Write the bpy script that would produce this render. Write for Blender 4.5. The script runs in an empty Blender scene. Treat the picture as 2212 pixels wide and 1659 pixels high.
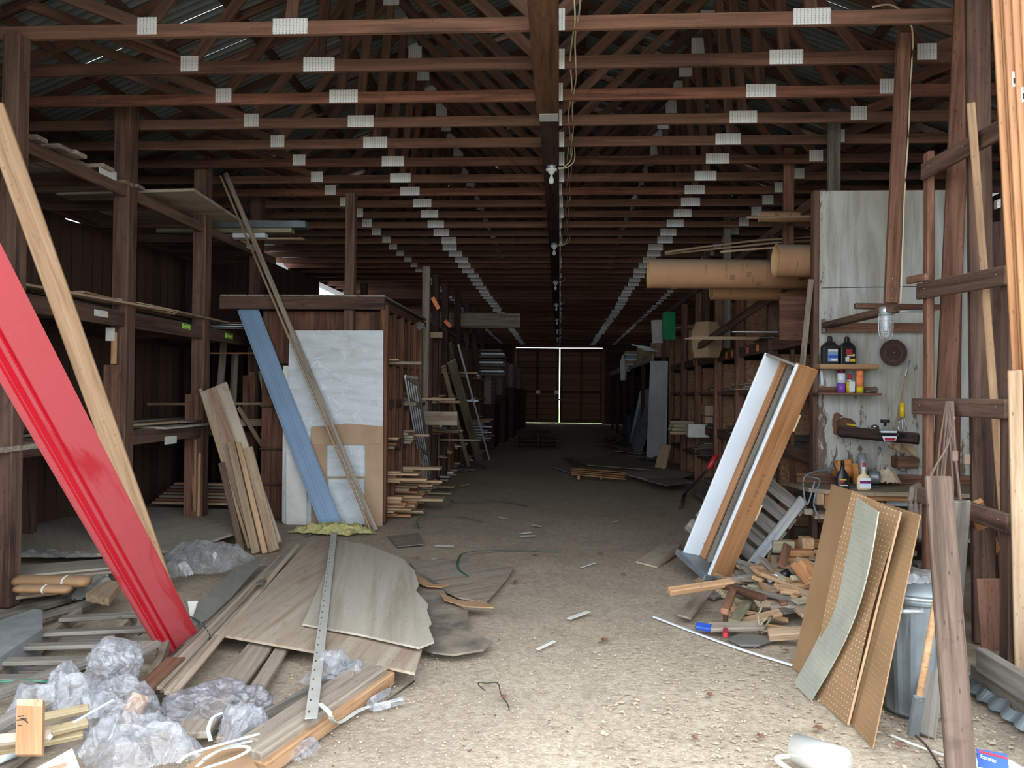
import bpy, bmesh, math, random
from mathutils import Vector as V, Matrix as M, noise as NZ
random.seed(11)
R = random.random
def U(a, b): return a + (b - a) * R()
sc = bpy.context.scene
COL = sc.collection
# ------------------------------------------------------------------ camera
FPX, VPX, VPY, EYE = 1661.0, 1209.0, 851.0, V((0, 0, 1.5))
_d = V(((VPX - 1106) / FPX, -(VPY - 829.5) / FPX, -1)).normalized()
_u = V((0.010, 1, 0)); _u = (_u - _d * _u.dot(_d)).normalized()
_r = _d.cross(_u)
RWC = M((_r, _d, _u))
cd = bpy.data.cameras.new('camera'); cam = bpy.data.objects.new('camera', cd); COL.objects.link(cam)
cam.matrix_world = M.Translation(EYE) @ RWC.to_4x4()
cd.sensor_width = 36; cd.lens = FPX / 2212 * 36; cd.clip_start = .05; cd.clip_end = 300
sc.camera = cam
def ray(px, py): return RWC @ V(((px - 1106) / FPX, -(py - 829.5) / FPX, -1))
def at(px, py, D):
    r = ray(px, py); return EYE + r * (D / r.y)
def fl(px, py, z=0.0):
    r = ray(px, py); return EYE + r * ((z - EYE.z) / r.z)
# ------------------------------------------------------------------ light
w = bpy.data.worlds.new('world'); sc.world = w; w.use_nodes = True
bg = w.node_tree.nodes['Background']; bg.inputs[0].default_value = (.86, .93, 1, 1); bg.inputs[1].default_value = 1.0
pl = bpy.data.lights.new('doorway_portal', 'AREA'); pl.shape = 'RECTANGLE'; pl.size = 6.4; pl.size_y = 4.1
po = bpy.data.objects.new('doorway_portal', pl); COL.objects.link(po)
po.location = (0, 1.45, 2.05); po.rotation_euler = (math.radians(90), 0, 0); pl.cycles.is_portal = True
sc.view_settings.view_transform = 'Standard'; sc.view_settings.look = 'None'
sc.view_settings.exposure = 2.7; sc.view_settings.gamma = 1; sc.view_settings.use_curve_mapping = False
try:
    sc.cycles.max_bounces = 8; sc.cycles.diffuse_bounces = 5; sc.cycles.transparent_max_bounces = 16
    sc.cycles.sample_clamp_indirect = 4; sc.cycles.use_denoising = True
except Exception: pass
# ------------------------------------------------------------------ materials
def node(nt, t, **k):
    n = nt.nodes.new(t)
    for a, b in k.items():
        if a.startswith('i_'): n.inputs[int(a[2:])].default_value = b
        else: setattr(n, a, b)
    return n
def newmat(name):
    m = bpy.data.materials.new(name); m.use_nodes = True
    return m, m.node_tree, m.node_tree.nodes['Principled BSDF']
def ramp(nt, fac, stops):
    r = nt.nodes.new('ShaderNodeValToRGB'); e = r.color_ramp.elements
    while len(e) < len(stops): e.new(.5)
    for k, (p, c) in enumerate(stops): e[k].position = p; e[k].color = (*c, 1) if len(c) == 3 else c
    nt.links.new(fac, r.inputs[0]); return r.outputs[0]
def mixc(nt, f, a, b, mode='MIX'):
    n = nt.nodes.new('ShaderNodeMix'); n.data_type = 'RGBA'; n.blend_type = mode
    for s, v in ((0, f), (6, a), (7, b)):
        if isinstance(v, (int, float)): n.inputs[s].default_value = v
        elif isinstance(v, tuple): n.inputs[s].default_value = (*v, 1)
        else: nt.links.new(v, n.inputs[s])
    return n.outputs[2]
def mth(nt, op, a, b=0.0, c=0.0):
    n = nt.nodes.new('ShaderNodeMath'); n.operation = op
    for i, v in enumerate((a, b, c)):
        if isinstance(v, (int, float)): n.inputs[i].default_value = v
        else: nt.links.new(v, n.inputs[i])
    return n.outputs[0]
def coords(nt, sx=1, sy=1, sz=1, rnd=True):
    tc = nt.nodes.new('ShaderNodeTexCoord'); mp = nt.nodes.new('ShaderNodeMapping'); mp.inputs[3].default_value = (sx, sy, sz)
    nt.links.new(tc.outputs[3], mp.inputs[0])
    if rnd:
        oi = nt.nodes.new('ShaderNodeObjectInfo'); c = nt.nodes.new('ShaderNodeCombineXYZ')
        m = mth(nt, 'MULTIPLY', oi.outputs['Random'], 37.0)
        for i in range(3): nt.links.new(m, c.inputs[i])
        nt.links.new(c.outputs[0], mp.inputs[1])
    return mp.outputs[0]
def noise(nt, vec, scale=1, detail=5, rough=.55, dist=0):
    n = node(nt, 'ShaderNodeTexNoise'); n.inputs['Scale'].default_value = scale; n.inputs['Detail'].default_value = detail
    n.inputs['Roughness'].default_value = rough; n.inputs['Distortion'].default_value = dist
    nt.links.new(vec, n.inputs['Vector']); return n.outputs[0]
def bump(nt, b, h, s=.3, d=.01):
    n = nt.nodes.new('ShaderNodeBump'); n.inputs['Strength'].default_value = s; n.inputs['Distance'].default_value = d
    nt.links.new(h, n.inputs['Height']); nt.links.new(n.outputs[0], b.inputs['Normal'])
DUST = (.20, .165, .125)
def wood(name, a, b, c=None, rough=.8, rnd=.3, grain=1.0, blotch=.5, dust=0.0, spec=.25, hue=None):
    """grain along local X: fine streaks, broad bands, per-object tone, worn blotches, dust lying on upward faces"""
    m, nt, bs = newmat(name)
    c = c or tuple(x * .5 for x in a)
    g = noise(nt, coords(nt, 1.3 * grain, 26 * grain, 26 * grain), 1, 6, .65, .6)
    g2 = noise(nt, coords(nt, .9, 7, 7), 1, 3, .5, .3)
    k = noise(nt, coords(nt, 3.2, 6, 6), 1, 4, .6, 1.2)
    col = ramp(nt, g, [(.33, c), (.49, a), (.66, b)])
    vo = nt.nodes.new('ShaderNodeTexVoronoi'); nt.links.new(coords(nt, 2.6, 8, 8), vo.inputs['Vector'])
    kn = ramp(nt, mth(nt, 'ADD', vo.outputs[0], mth(nt, 'MULTIPLY', g, .12)), [(.13, (.8, .8, .8)), (.24, (0, 0, 0))])
    col = mixc(nt, kn, col, tuple(x * .55 for x in c))
    col = mixc(nt, mth(nt, 'MULTIPLY', ramp(nt, g2, [(.4, (0, 0, 0)), (.7, (1, 1, 1))]), .4), col, b)
    col = mixc(nt, mth(nt, 'MULTIPLY', ramp(nt, k, [(.58, (0, 0, 0)), (.72, (1, 1, 1))]), blotch), col, c)
    oi = nt.nodes.new('ShaderNodeObjectInfo')
    if hue:
        col = mixc(nt, mth(nt, 'MULTIPLY', mth(nt, 'FRACT', mth(nt, 'MULTIPLY', oi.outputs['Random'], 7.3)), .4), col, mixc(nt, g, tuple(x * .6 for x in hue), hue))
    br = mth(nt, 'ADD', mth(nt, 'MULTIPLY', oi.outputs['Random'], 2 * rnd), 1 - rnd)
    cc = nt.nodes.new('ShaderNodeCombineXYZ')
    for i in range(3): nt.links.new(br, cc.inputs[i])
    col = mixc(nt, 1.0, col, cc.outputs[0], 'MULTIPLY')
    if dust:
        ge = nt.nodes.new('ShaderNodeNewGeometry'); sp = nt.nodes.new('ShaderNodeSeparateXYZ'); nt.links.new(ge.outputs['Normal'], sp.inputs[0])
        up = mth(nt, 'MULTIPLY', ramp(nt, sp.outputs[2], [(.25, (0, 0, 0)), (.8, (1, 1, 1))]), dust)
        up = mth(nt, 'MULTIPLY', up, ramp(nt, k, [(.3, (1, 1, 1)), (.75, (.45, .45, .45))]))
        col = mixc(nt, up, col, DUST)
    nt.links.new(col, bs.inputs['Base Color']); bs.inputs['Roughness'].default_value = rough; bs.inputs['Specular IOR Level'].default_value = spec
    bump(nt, bs, g, .35, .004)
    return m
def paint(name, a, b=None, scale=3, rough=.6, dust=0.0, metal=0, fine=0, bs_=.1, spec=.4, stops=(.35, .7), alpha=1, stretch=(1, 1, 1)):
    m, nt, bs = newmat(name); b = b or tuple(x * .7 for x in a)
    n = noise(nt, coords(nt, *stretch), scale, 6, .6, .3)
    col = ramp(nt, n, [(stops[0], b), (stops[1], a)])
    if fine:
        f = noise(nt, coords(nt), 220, 2, .5)
        col = mixc(nt, mth(nt, 'MULTIPLY', ramp(nt, f, [(.4, (0, 0, 0)), (.7, (1, 1, 1))]), fine), col, tuple(x * .4 for x in a))
    if dust:
        ge = nt.nodes.new('ShaderNodeNewGeometry'); sp = nt.nodes.new('ShaderNodeSeparateXYZ'); nt.links.new(ge.outputs['Normal'], sp.inputs[0])
        col = mixc(nt, mth(nt, 'MULTIPLY', ramp(nt, sp.outputs[2], [(.1, (0, 0, 0)), (.8, (1, 1, 1))]), dust), col, DUST)
    nt.links.new(col, bs.inputs['Base Color']); bs.inputs['Roughness'].default_value = rough
    bs.inputs['Metallic'].default_value = metal; bs.inputs['Specular IOR Level'].default_value = spec; bs.inputs['Alpha'].default_value = alpha
    bump(nt, bs, n, bs_, .01)
    return m
MT = {}
MT['truss'] = wood('truss_timber', (.115, .046, .030), (.20, .088, .058), (.04, .016, .011), rnd=.3, hue=(.18, .13, .092), dust=.3)
MT['web'] = wood('web_timber', (.085, .036, .024), (.15, .07, .045), (.03, .013, .009), rnd=.4, hue=(.13, .10, .075), dust=.3)
MT['post'] = wood('rack_timber', (.095, .053, .037), (.16, .098, .072), (.035, .019, .014), rnd=.25, dust=.5, grain=.8)
MT['redpost'] = wood('red_brown_timber', (.15, .07, .044), (.23, .125, .085), (.055, .025, .017), rnd=.2, dust=.4)
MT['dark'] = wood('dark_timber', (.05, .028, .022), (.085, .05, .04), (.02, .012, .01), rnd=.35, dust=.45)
MT['divider'] = wood('divider_boards', (.13, .06, .036), (.21, .105, .065), (.055, .026, .017), rnd=.4)
MT['plank'] = wood('brown_plank', (.095, .064, .047), (.145, .102, .078), (.045, .028, .02), rnd=.1, dust=.3)
MT['grey'] = wood('grey_weathered_timber', (.155, .138, .118), (.235, .215, .188), (.085, .07, .057), rnd=.2, blotch=.35)
MT['greyb'] = wood('grey_brown_timber', (.22, .18, .14), (.33, .28, .225), (.10, .075, .055), rnd=.25, dust=.4, blotch=.4)
MT['pine'] = wood('fresh_pine', (.38, .235, .13), (.47, .315, .19), (.25, .14, .075), rnd=.15, blotch=.12, spec=.35, rough=.6)
MT['pinef'] = wood('faded_pine', (.33, .225, .14), (.44, .33, .22), (.19, .115, .07), rnd=.25, blotch=.25, dust=.35)
MT['cedar'] = wood('orange_moulding', (.36, .165, .07), (.46, .24, .11), (.24, .10, .04), rnd=.15, blotch=.1, rough=.5, spec=.4)
MT['rawp'] = wood('tan_split_wood', (.36, .205, .105), (.46, .29, .165), (.22, .11, .05), rnd=.25, blotch=.3)
MT['greyp'] = wood('pale_grey_timber', (.31, .31, .30), (.42, .42, .41), (.19, .18, .17), rnd=.1)
MT['endg'] = wood('notched_pine', (.32, .17, .085), (.38, .225, .12), (.24, .12, .055), rnd=.05, blotch=.05)
MT['green'] = wood('greenish_timber', (.27, .24, .155), (.38, .34, .23), (.15, .125, .08), rnd=.2, blotch=.3)
MT['ply'] = wood('dusty_plywood', (.38, .31, .235), (.47, .40, .31), (.25, .14, .085), rnd=.1, grain=.35, blotch=.55, dust=.35)
MT['plyg'] = wood('grey_plywood', (.36, .33, .27), (.42, .39, .32), (.27, .235, .18), rnd=.12, grain=.3, blotch=.3, dust=.3)
MT['bench'] = wood('bench_board', (.30, .23, .16), (.38, .31, .22), (.16, .11, .075), rnd=.15, dust=.7)
MT['bamboo'] = wood('bamboo_batten', (.30, .235, .135), (.38, .31, .19), (.2, .15, .08), rnd=.12, blotch=.2, rough=.5)
MT['osb'] = paint('chipboard', (.34, .195, .11), (.18, .09, .05), 26, .8, bs_=.3, stops=(.35, .65))
MT['card'] = paint('cardboard', (.42, .29, .185), (.33, .22, .135), 3, .85)
MT['kraft'] = paint('brown_kraft_paper', (.46, .27, .13), (.34, .18, .08), 5, .6, dust=.4)
MT['tube'] = paint('cardboard_tube', (.36, .20, .105), (.30, .155, .08), 6, .7, dust=.75)
MT['tubein'] = paint('tube_inside', (.60, .40, .20), (.5, .32, .15), 3, .8)
MT['white'] = paint('white_board', (.52, .56, .58), (.42, .46, .48), 4, .4, stops=(.3, .6))
MT['vinyl'] = paint('white_vinyl', (.72, .78, .84), (.64, .70, .77), 2, .35)
MT['paper'] = paint('white_paper', (.66, .66, .62), (.55, .54, .5), 8, .8)
MT['lime'] = paint('lime_sticker', (.46, .80, .12), (.38, .7, .1), 8, .7)
MT['ink'] = paint('dark_ink', (.05, .035, .03), (.04, .03, .025), 8, .8)
MT['beam'] = wood('dark_brown_beam', (.10, .05, .026), (.15, .08, .045), (.035, .017, .01), rnd=.1)
MT['barrel'] = paint('dark_blue_barrel', (.03, .07, .12), (.02, .05, .09), 5, .5)
MT['inkb'] = paint('brown_ink', (.21, .11, .055), (.19, .1, .05), 8, .8)
MT['oran'] = paint('orange_tag', (.95, .30, .12), (.85, .24, .09), 8, .7)
MT['galv'] = paint('galvanised_steel', (.56, .60, .62), (.40, .44, .46), 14, .45, metal=.6, spec=.5)
MT['galvd'] = paint('dusty_galvanised_steel', (.30, .34, .36), (.16, .19, .21), 5, .5, metal=.55, stops=(.3, .75))
MT['steel'] = paint('bare_steel', (.5, .5, .5), (.3, .3, .3), 8, .35, metal=.9)
MT['rust'] = paint('rusty_iron', (.085, .045, .035), (.05, .028, .024), 20, .9)
MT['black'] = paint('black_plastic', (.02, .02, .022), (.012, .012, .014), 5, .35)
MT['blackr'] = paint('black_rubber', (.03, .03, .035), (.02, .02, .022), 5, .6)
MT['blue'] = paint('blue_painted_panel', (.21, .32, .47), (.18, .275, .41), 2.5, .45, dust=.25)
MT['red'] = None
MT['redp'] = paint('red_plastic', (.45, .03, .04), (.35, .02, .03), 5, .4)
MT['bluep'] = paint('blue_paint', (.03, .10, .48), (.02, .07, .35), 5, .5)
MT['yellow'] = paint('yellow_plastic', (.75, .55, .02), (.65, .45, .02), 5, .4)
MT['orangep'] = paint('orange_tool_housing', (.55, .22, .05), (.36, .14, .04), 6, .5)
MT['purple'] = paint('purple_label', (.25, .10, .50), (.2, .07, .42), 5, .4)
MT['maroon'] = paint('maroon_cap', (.16, .01, .04), (.12, .01, .03), 5, .4)
MT['cream'] = paint('cream_liquid', (.70, .56, .33), (.64, .5, .28), 5, .3)
MT['wire'] = paint('cream_cable', (.62, .55, .38), (.5, .43, .28), 5, .5)
MT['cord'] = paint('brown_cord', (.24, .17, .13), (.17, .12, .09), 5, .8)
MT['cordg'] = paint('grey_cord', (.17, .20, .23), (.12, .14, .16), 5, .6)
MT['strap'] = paint('green_strapping', (.05, .20, .13), (.03, .07, .06), 3, .4)
MT['strapd'] = paint('dark_strapping', (.05, .055, .05), (.03, .035, .03), 3, .4)
MT['wstrap'] = paint('white_strapping', (.50, .53, .50), (.42, .45, .42), 3, .4)
MT['porc'] = paint('porcelain', (.75, .77, .76), (.68, .70, .7), 3, .3)
MT['bulb'] = paint('frosted_bulb', (.70, .74, .76), (.62, .66, .68), 3, .15)
MT['cloth'] = paint('grey_cloth', (.26, .21, .175), (.17, .135, .11), 9, .95, bs_=.5)
MT['mat'] = paint('grey_rubber_sheet', (.17, .18, .165), (.13, .135, .125), 7, .65, dust=.3, bs_=.4)
MT['greenbag'] = paint('green_plastic', (.0, .30, .10), (.0, .2, .07), 3, .4)
MT['insul'] = paint('yellow_insulation', (.52, .48, .18), (.28, .25, .12), 30, .95, bs_=.8)
MT['stone'] = paint('grey_concrete', (.24, .25, .25), (.17, .18, .18), 9, .9)
MT['hardb'] = paint('brown_hardboard', (.32, .195, .10), (.26, .155, .075), 2.5, .6, fine=.25)
MT['leaf'] = paint('dry_leaf', (.22, .10, .055), (.13, .06, .035), 14, .8)
MT['chip'] = paint('pale_wood_chips', (.58, .48, .36), (.44, .35, .25), 40, .9)
MT['wet'] = paint('wet_rotten_plywood', (.27, .225, .17), (.10, .085, .07), 5, .8, bs_=.4)
MT['strip'] = paint('dusty_metal_strip', (.46, .45, .41), (.38, .37, .33), 6, .5, metal=.2)
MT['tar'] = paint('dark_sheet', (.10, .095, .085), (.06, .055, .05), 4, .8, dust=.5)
MT['glass'] = None
def m_scuff():
    m, nt, bs = newmat('scuffed_white_sheet')
    n = noise(nt, coords(nt, 1, 1, 1, False), 2.2, 4, .5, 1.5); s = noise(nt, coords(nt, 3, .7, 3, False), 4, 4, .6, .4)
    ln = mth(nt, 'LESS_THAN', mth(nt, 'ABSOLUTE', mth(nt, 'SUBTRACT', n, .5)), .006)
    col = ramp(nt, s, [(.3, (.40, .44, .45)), (.6, (.52, .56, .58))]); col = mixc(nt, mth(nt, 'MULTIPLY', ln, .6), col, (.68, .72, .75))
    t2 = noise(nt, coords(nt, 1, 1, 1, False), 1.6, 5, .7); col = mixc(nt, ramp(nt, t2, [(.62, (0, 0, 0)), (.72, (.5, .5, .5))]), col, (.40, .33, .22))
    nt.links.new(col, bs.inputs['Base Color']); bs.inputs['Roughness'].default_value = .45; return m
MT['scuff'] = m_scuff()

def m_red():
    m, nt, bs = newmat('red_painted_siding')
    v = coords(nt, 1, 1, 1, False)
    n = noise(nt, coords(nt, 1.2, 5, 5), 1, 5, .6, .5); f = noise(nt, coords(nt, 1, 1, 1), 45, 5, .7)
    wet = ramp(nt, n, [(.57, (0, 0, 0)), (.64, (1, 1, 1))])
    sp = nt.nodes.new('ShaderNodeSeparateXYZ'); nt.links.new(v, sp.inputs[0])
    col = mixc(nt, f, (.40, .062, .07), (.33, .042, .05))
    col = mixc(nt, mth(nt, 'MULTIPLY', wet, .75), col, (.34, .003, .013))
    nt.links.new(col, bs.inputs['Base Color'])
    nt.links.new(ramp(nt, wet, [(0, (.6,) * 3), (1, (.3,) * 3)]), bs.inputs['Roughness'])
    return m
MT['red'] = m_red()
MT['redg'] = paint('glossy_red_groove', (.44, .003, .016), (.36, .003, .012), 3, .3)
def m_peel():
    """white paint flaking off brown boards"""
    m, nt, bs = newmat('peeling_white_paint')
    n = noise(nt, coords(nt, 9, 2.5, 9, False), 1.6, 9, .72, .5); big = noise(nt, coords(nt, 1, 1, 1, False), 1.3, 3, .5)
    tc = nt.nodes.new('ShaderNodeTexCoord'); sp = nt.nodes.new('ShaderNodeSeparateXYZ'); nt.links.new(tc.outputs[3], sp.inputs[0])
    low = ramp(nt, mth(nt, 'ADD', mth(nt, 'MULTIPLY', sp.outputs[1], .28), mth(nt, 'MULTIPLY', big, .55)), [(.42, (0, 0, 0)), (.75, (1, 1, 1))])
    edge = ramp(nt, sp.outputs[0], [(.0, (1, 1, 1)), (.16, (0, 0, 0))])
    thr = mth(nt, 'SUBTRACT', n, mth(nt, 'ADD', mth(nt, 'MULTIPLY', low, -.15), mth(nt, 'MULTIPLY', edge, .14)))
    bare = ramp(nt, thr, [(.45, (1, 1, 1)), (.475, (0, 0, 0))])
    white = mixc(nt, mth(nt, 'MULTIPLY', ramp(nt, noise(nt, coords(nt, 14, 1.2, 14, False), 1, 7, .7, .6), [(.42, (0, 0, 0)), (.62, (1, 1, 1))]), .6), ramp(nt, big, [(.3, (.38, .37, .31)), (.65, (.56, .58, .56))]), (.27, .24, .19))
    brown = ramp(nt, n, [(.3, (.10, .06, .045)), (.7, (.28, .22, .17))])
    nt.links.new(mixc(nt, bare, white, brown), bs.inputs['Base Color']); bs.inputs['Roughness'].default_value = .75
    bump(nt, bs, n, .5, .01); return m
MT['peel'] = m_peel()
def m_peg(name, a, hole, d=.0254, r=.11):
    m, nt, bs = newmat(name)
    tc = nt.nodes.new('ShaderNodeTexCoord'); sp = nt.nodes.new('ShaderNodeSeparateXYZ'); nt.links.new(tc.outputs[3], sp.inputs[0])
    q = []
    for i in (0, 1):
        f = mth(nt, 'SUBTRACT', mth(nt, 'FRACT', mth(nt, 'DIVIDE', sp.outputs[i], d)), .5); q.append(mth(nt, 'MULTIPLY', f, f))
    s = mth(nt, 'LESS_THAN', mth(nt, 'ADD', *q), r * r)
    n = noise(nt, coords(nt), 3, 5, .6, .4); f = noise(nt, coords(nt), 240, 2)
    col = ramp(nt, n, [(.3, tuple(x * .75 for x in a)), (.6, a)])
    col = mixc(nt, mth(nt, 'MULTIPLY', f, .3), col, tuple(x * .5 for x in a))
    col = mixc(nt, s, col, hole)
    nt.links.new(col, bs.inputs['Base Color']); bs.inputs['Roughness'].default_value = .6; return m
MT['pegc'] = m_peg('faint_perforated_hardboard', (.31, .185, .09), (.42, .27, .15))
MT['pegb'] = m_peg('brown_perforated_hardboard', (.32, .19, .095), (.62, .52, .38))
MT['pegg'] = m_peg('grey_perforated_hardboard', (.40, .40, .33), (.17, .18, .15))
def m_plates():
    m, nt, bs = newmat('punched_nail_plate')
    tc = nt.nodes.new('ShaderNodeTexCoord'); sp = nt.nodes.new('ShaderNodeSeparateXYZ'); nt.links.new(tc.outputs[3], sp.inputs[0])
    n = noise(nt, coords(nt), 60, 3)
    a = mth(nt, 'LESS_THAN', mth(nt, 'FRACT', mth(nt, 'ADD', mth(nt, 'MULTIPLY', sp.outputs[0], 42), mth(nt, 'MULTIPLY', n, .5))), .33)
    b = mth(nt, 'LESS_THAN', mth(nt, 'FRACT', mth(nt, 'MULTIPLY', sp.outputs[1], 90)), .6)
    col = mixc(nt, mth(nt, 'MULTIPLY', mth(nt, 'MULTIPLY', a, b), .8), mixc(nt, n, (.72, .73, .73), (.86, .87, .87)), (.28, .28, .28))
    nt.links.new(col, bs.inputs['Base Color']); bs.inputs['Metallic'].default_value = .25; bs.inputs['Roughness'].default_value = .5; return m
MT['plate'] = m_plates()
def m_film(name, tint=(.84, .87, .92), dens=.5, rough=.13, sc_=16):
    m, nt, bs = newmat(name)
    bs.inputs['Base Color'].default_value = (*tint, 1); bs.inputs['Roughness'].default_value = rough; bs.inputs['Specular IOR Level'].default_value = 1.0
    bs.inputs['Coat Weight'].default_value = 1.0; bs.inputs['Coat Roughness'].default_value = .05; bs.inputs['Coat IOR'].default_value = 1.9
    v = noise(nt, coords(nt, 1, 1, 1, False), sc_, 5, .62, 2.2)
    rd = mth(nt, 'ABSOLUTE', mth(nt, 'SUBTRACT', v, .5))
    bump(nt, bs, rd, 1.0, .06 if sc_ > 1 else .0)
    tr = nt.nodes.new('ShaderNodeBsdfTransparent'); mx = nt.nodes.new('ShaderNodeMixShader')
    lw = nt.nodes.new('ShaderNodeLayerWeight'); lw.inputs[0].default_value = .35
    f = mth(nt, 'ADD', mth(nt, 'MULTIPLY', lw.outputs[1], .5), mth(nt, 'MULTIPLY', ramp(nt, v, [(.38, (dens * .55,) * 3), (.62, (min(1, dens * 1.35),) * 3)]), 1.0))
    nt.links.new(f, mx.inputs[0]); nt.links.new(tr.outputs[0], mx.inputs[1]); nt.links.new(bs.outputs[0], mx.inputs[2])
    nt.links.new(mx.outputs[0], nt.nodes['Material Output'].inputs[0]); return m
MT['film'] = m_film('clear_plastic_film', (.50, .52, .57), .33, .09, 13)
MT['filmd'] = m_film('dark_clear_plastic_bag', (.26, .26, .30), .30, .14, 7)
MT['filmg'] = m_film('dusty_clear_plastic_film', (.45, .46, .46), .34, .28, 8)
MT['jug'] = m_film('milky_plastic', (.62, .62, .58), .85, .35, .4)
def m_glass(name='window_glass', tint=(.8, .86, .86), f=.35):
    m, nt, bs = newmat(name); bs.inputs['Base Color'].default_value = (*tint, 1); bs.inputs['Roughness'].default_value = .04; bs.inputs['Specular IOR Level'].default_value = .9
    tr = nt.nodes.new('ShaderNodeBsdfTransparent'); mx = nt.nodes.new('ShaderNodeMixShader')
    lw = nt.nodes.new('ShaderNodeLayerWeight'); lw.inputs[0].default_value = .4
    nt.links.new(mth(nt, 'ADD', mth(nt, 'MULTIPLY', lw.outputs[1], .6), f), mx.inputs[0]); nt.links.new(tr.outputs[0], mx.inputs[1]); nt.links.new(bs.outputs[0], mx.inputs[2])
    nt.links.new(mx.outputs[0], nt.nodes['Material Output'].inputs[0]); return m
MT['glass'] = m_glass(tint=(.35, .38, .38), f=.4); MT['lampglass'] = m_glass('lamp_glass', (.75, .78, .8), .15)
def m_floor():
    m, nt, bs = newmat('dirt_floor')
    v = coords(nt, 1, 1, 1, False)
    a = noise(nt, v, .8, 5, .6, .5); b = noise(nt, v, 28, 6, .75, .2); c = noise(nt, v, 90, 4, .7); e = noise(nt, v, 3.5, 5, .65, .4)
    dirt = ramp(nt, b, [(.25, (.25, .195, .14)), (.5, (.39, .32, .245)), (.75, (.52, .45, .36))])
    saw = ramp(nt, b, [(.25, (.31, .24, .17)), (.5, (.50, .42, .315)), (.72, (.68, .59, .46))])
    sp = nt.nodes.new('ShaderNodeSeparateXYZ'); nt.links.new(v, sp.inputs[0])
    # sawdust lies thick in the doorway on the aisle and thins out going in; dark trodden earth to the left
    near = ramp(nt, mth(nt, 'ADD', mth(nt, 'MULTIPLY', sp.outputs[1], .12), mth(nt, 'MULTIPLY', a, .5)), [(.62, (1, 1, 1)), (.98, (0, 0, 0))])
    side = ramp(nt, mth(nt, 'ADD', sp.outputs[0], mth(nt, 'MULTIPLY', e, 1.2)), [(.0, (0, 0, 0)), (.55, (1, 1, 1))])
    side2 = ramp(nt, mth(nt, 'ADD', mth(nt, 'MULTIPLY', sp.outputs[0], .4), mth(nt, 'MULTIPLY', e, .15)), [(.84, (1, 1, 1)), (.92, (.1, .1, .1))])
    f = mth(nt, 'MULTIPLY', mth(nt, 'MULTIPLY', near, side), side2)
    col = mixc(nt, f, dirt, saw)
    col = mixc(nt, mth(nt, 'MULTIPLY', ramp(nt, e, [(.5, (0, 0, 0)), (.62, (1, 1, 1))]), .25), col, (.22, .175, .13))
    col = mixc(nt, mth(nt, 'MULTIPLY', ramp(nt, c, [(.62, (0, 0, 0)), (.72, (1, 1, 1))]), .35), col, (.72, .66, .56))
    nt.links.new(col, bs.inputs['Base Color']); bs.inputs['Roughness'].default_value = .95; bs.inputs['Specular IOR Level'].default_value = .1
    bump(nt, bs, mth(nt, 'ADD', b, mth(nt, 'MULTIPLY', c, .5)), .7, .02); return m
MT['floor'] = m_floor()
def m_boards(name, a, b, pitch, axis=0):
    """plank lines across one local axis"""
    m, nt, bs = newmat(name)
    tc = nt.nodes.new('ShaderNodeTexCoord'); sp = nt.nodes.new('ShaderNodeSeparateXYZ'); nt.links.new(tc.outputs[3], sp.inputs[0])
    q = mth(nt, 'DIVIDE', sp.outputs[axis], pitch); fr = mth(nt, 'FRACT', q)
    wn = nt.nodes.new('ShaderNodeTexWhiteNoise'); wn.noise_dimensions = '1D'; nt.links.new(mth(nt, 'FLOOR', q), wn.inputs[1])
    s = [12, 12, 12]; s[2 if axis != 2 else 0] = 1.0
    g = noise(nt, coords(nt, *s, False), 1.5, 5, .6, .4)
    col = mixc(nt, g, a, b); col = mixc(nt, mth(nt, 'MULTIPLY', wn.outputs[0], .55), col, tuple(x * .4 for x in a))
    gap = mth(nt, 'LESS_THAN', fr, .06); col = mixc(nt, gap, col, (.006, .005, .004))
    nt.links.new(col, bs.inputs['Base Color']); bs.inputs['Roughness'].default_value = .85; bump(nt, bs, mth(nt, 'SUBTRACT', g, gap), .4, .01); return m
MT['wallb'] = m_boards('wall_boards', (.085, .042, .028), (.15, .085, .055), .19, 1)
MT['doorb'] = m_boards('door_boards', (.30, .15, .08), (.42, .23, .125), .30, 0)
MT['backb'] = m_boards('end_wall_boards', (.05, .03, .022), (.09, .05, .035), .2, 0)
MT['roof'] = paint('corrugated_steel', (.21, .23, .23), (.14, .155, .155), 1.5, .5, metal=.3)
MT['out'] = paint('trodden_ground', (.50, .45, .36), (.42, .38, .3), .6, .95)
MT['grass'] = paint('grass', (.16, .30, .06), (.10, .2, .04), 2, .95)

# ------------------------------------------------------------------ objects
WM = {}
def link(name, me, mat, mw, parent=None, kind=None):
    o = bpy.data.objects.new(name, me); COL.objects.link(o)
    if me is not None and mat is not None and not me.materials: me.materials.append(MT[mat] if isinstance(mat, str) else mat)
    WM[o.name] = mw
    if parent is not None:
        o.parent = parent; o.matrix_local = WM[parent.name].inverted() @ mw
    else: o.matrix_world = mw
    if kind: o['kind'] = kind
    return o
def tag(o, label, cat, group=None):
    o['label'] = label; o['category'] = cat
    if group: o['group'] = group
    return o
def thing(name, label, cat, loc, group=None):
    o = bpy.data.objects.new(name, None); COL.objects.link(o); o.empty_display_size = .1
    mw = M.Translation(V(loc)); o.matrix_world = mw; WM[o.name] = mw
    return tag(o, label, cat, group)
def fin(o, lab, parent, cat=None, group=None):
    if parent is None: tag(o, lab, cat, group)
    elif lab: o['label'] = lab
    return o
BM = {}
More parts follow.
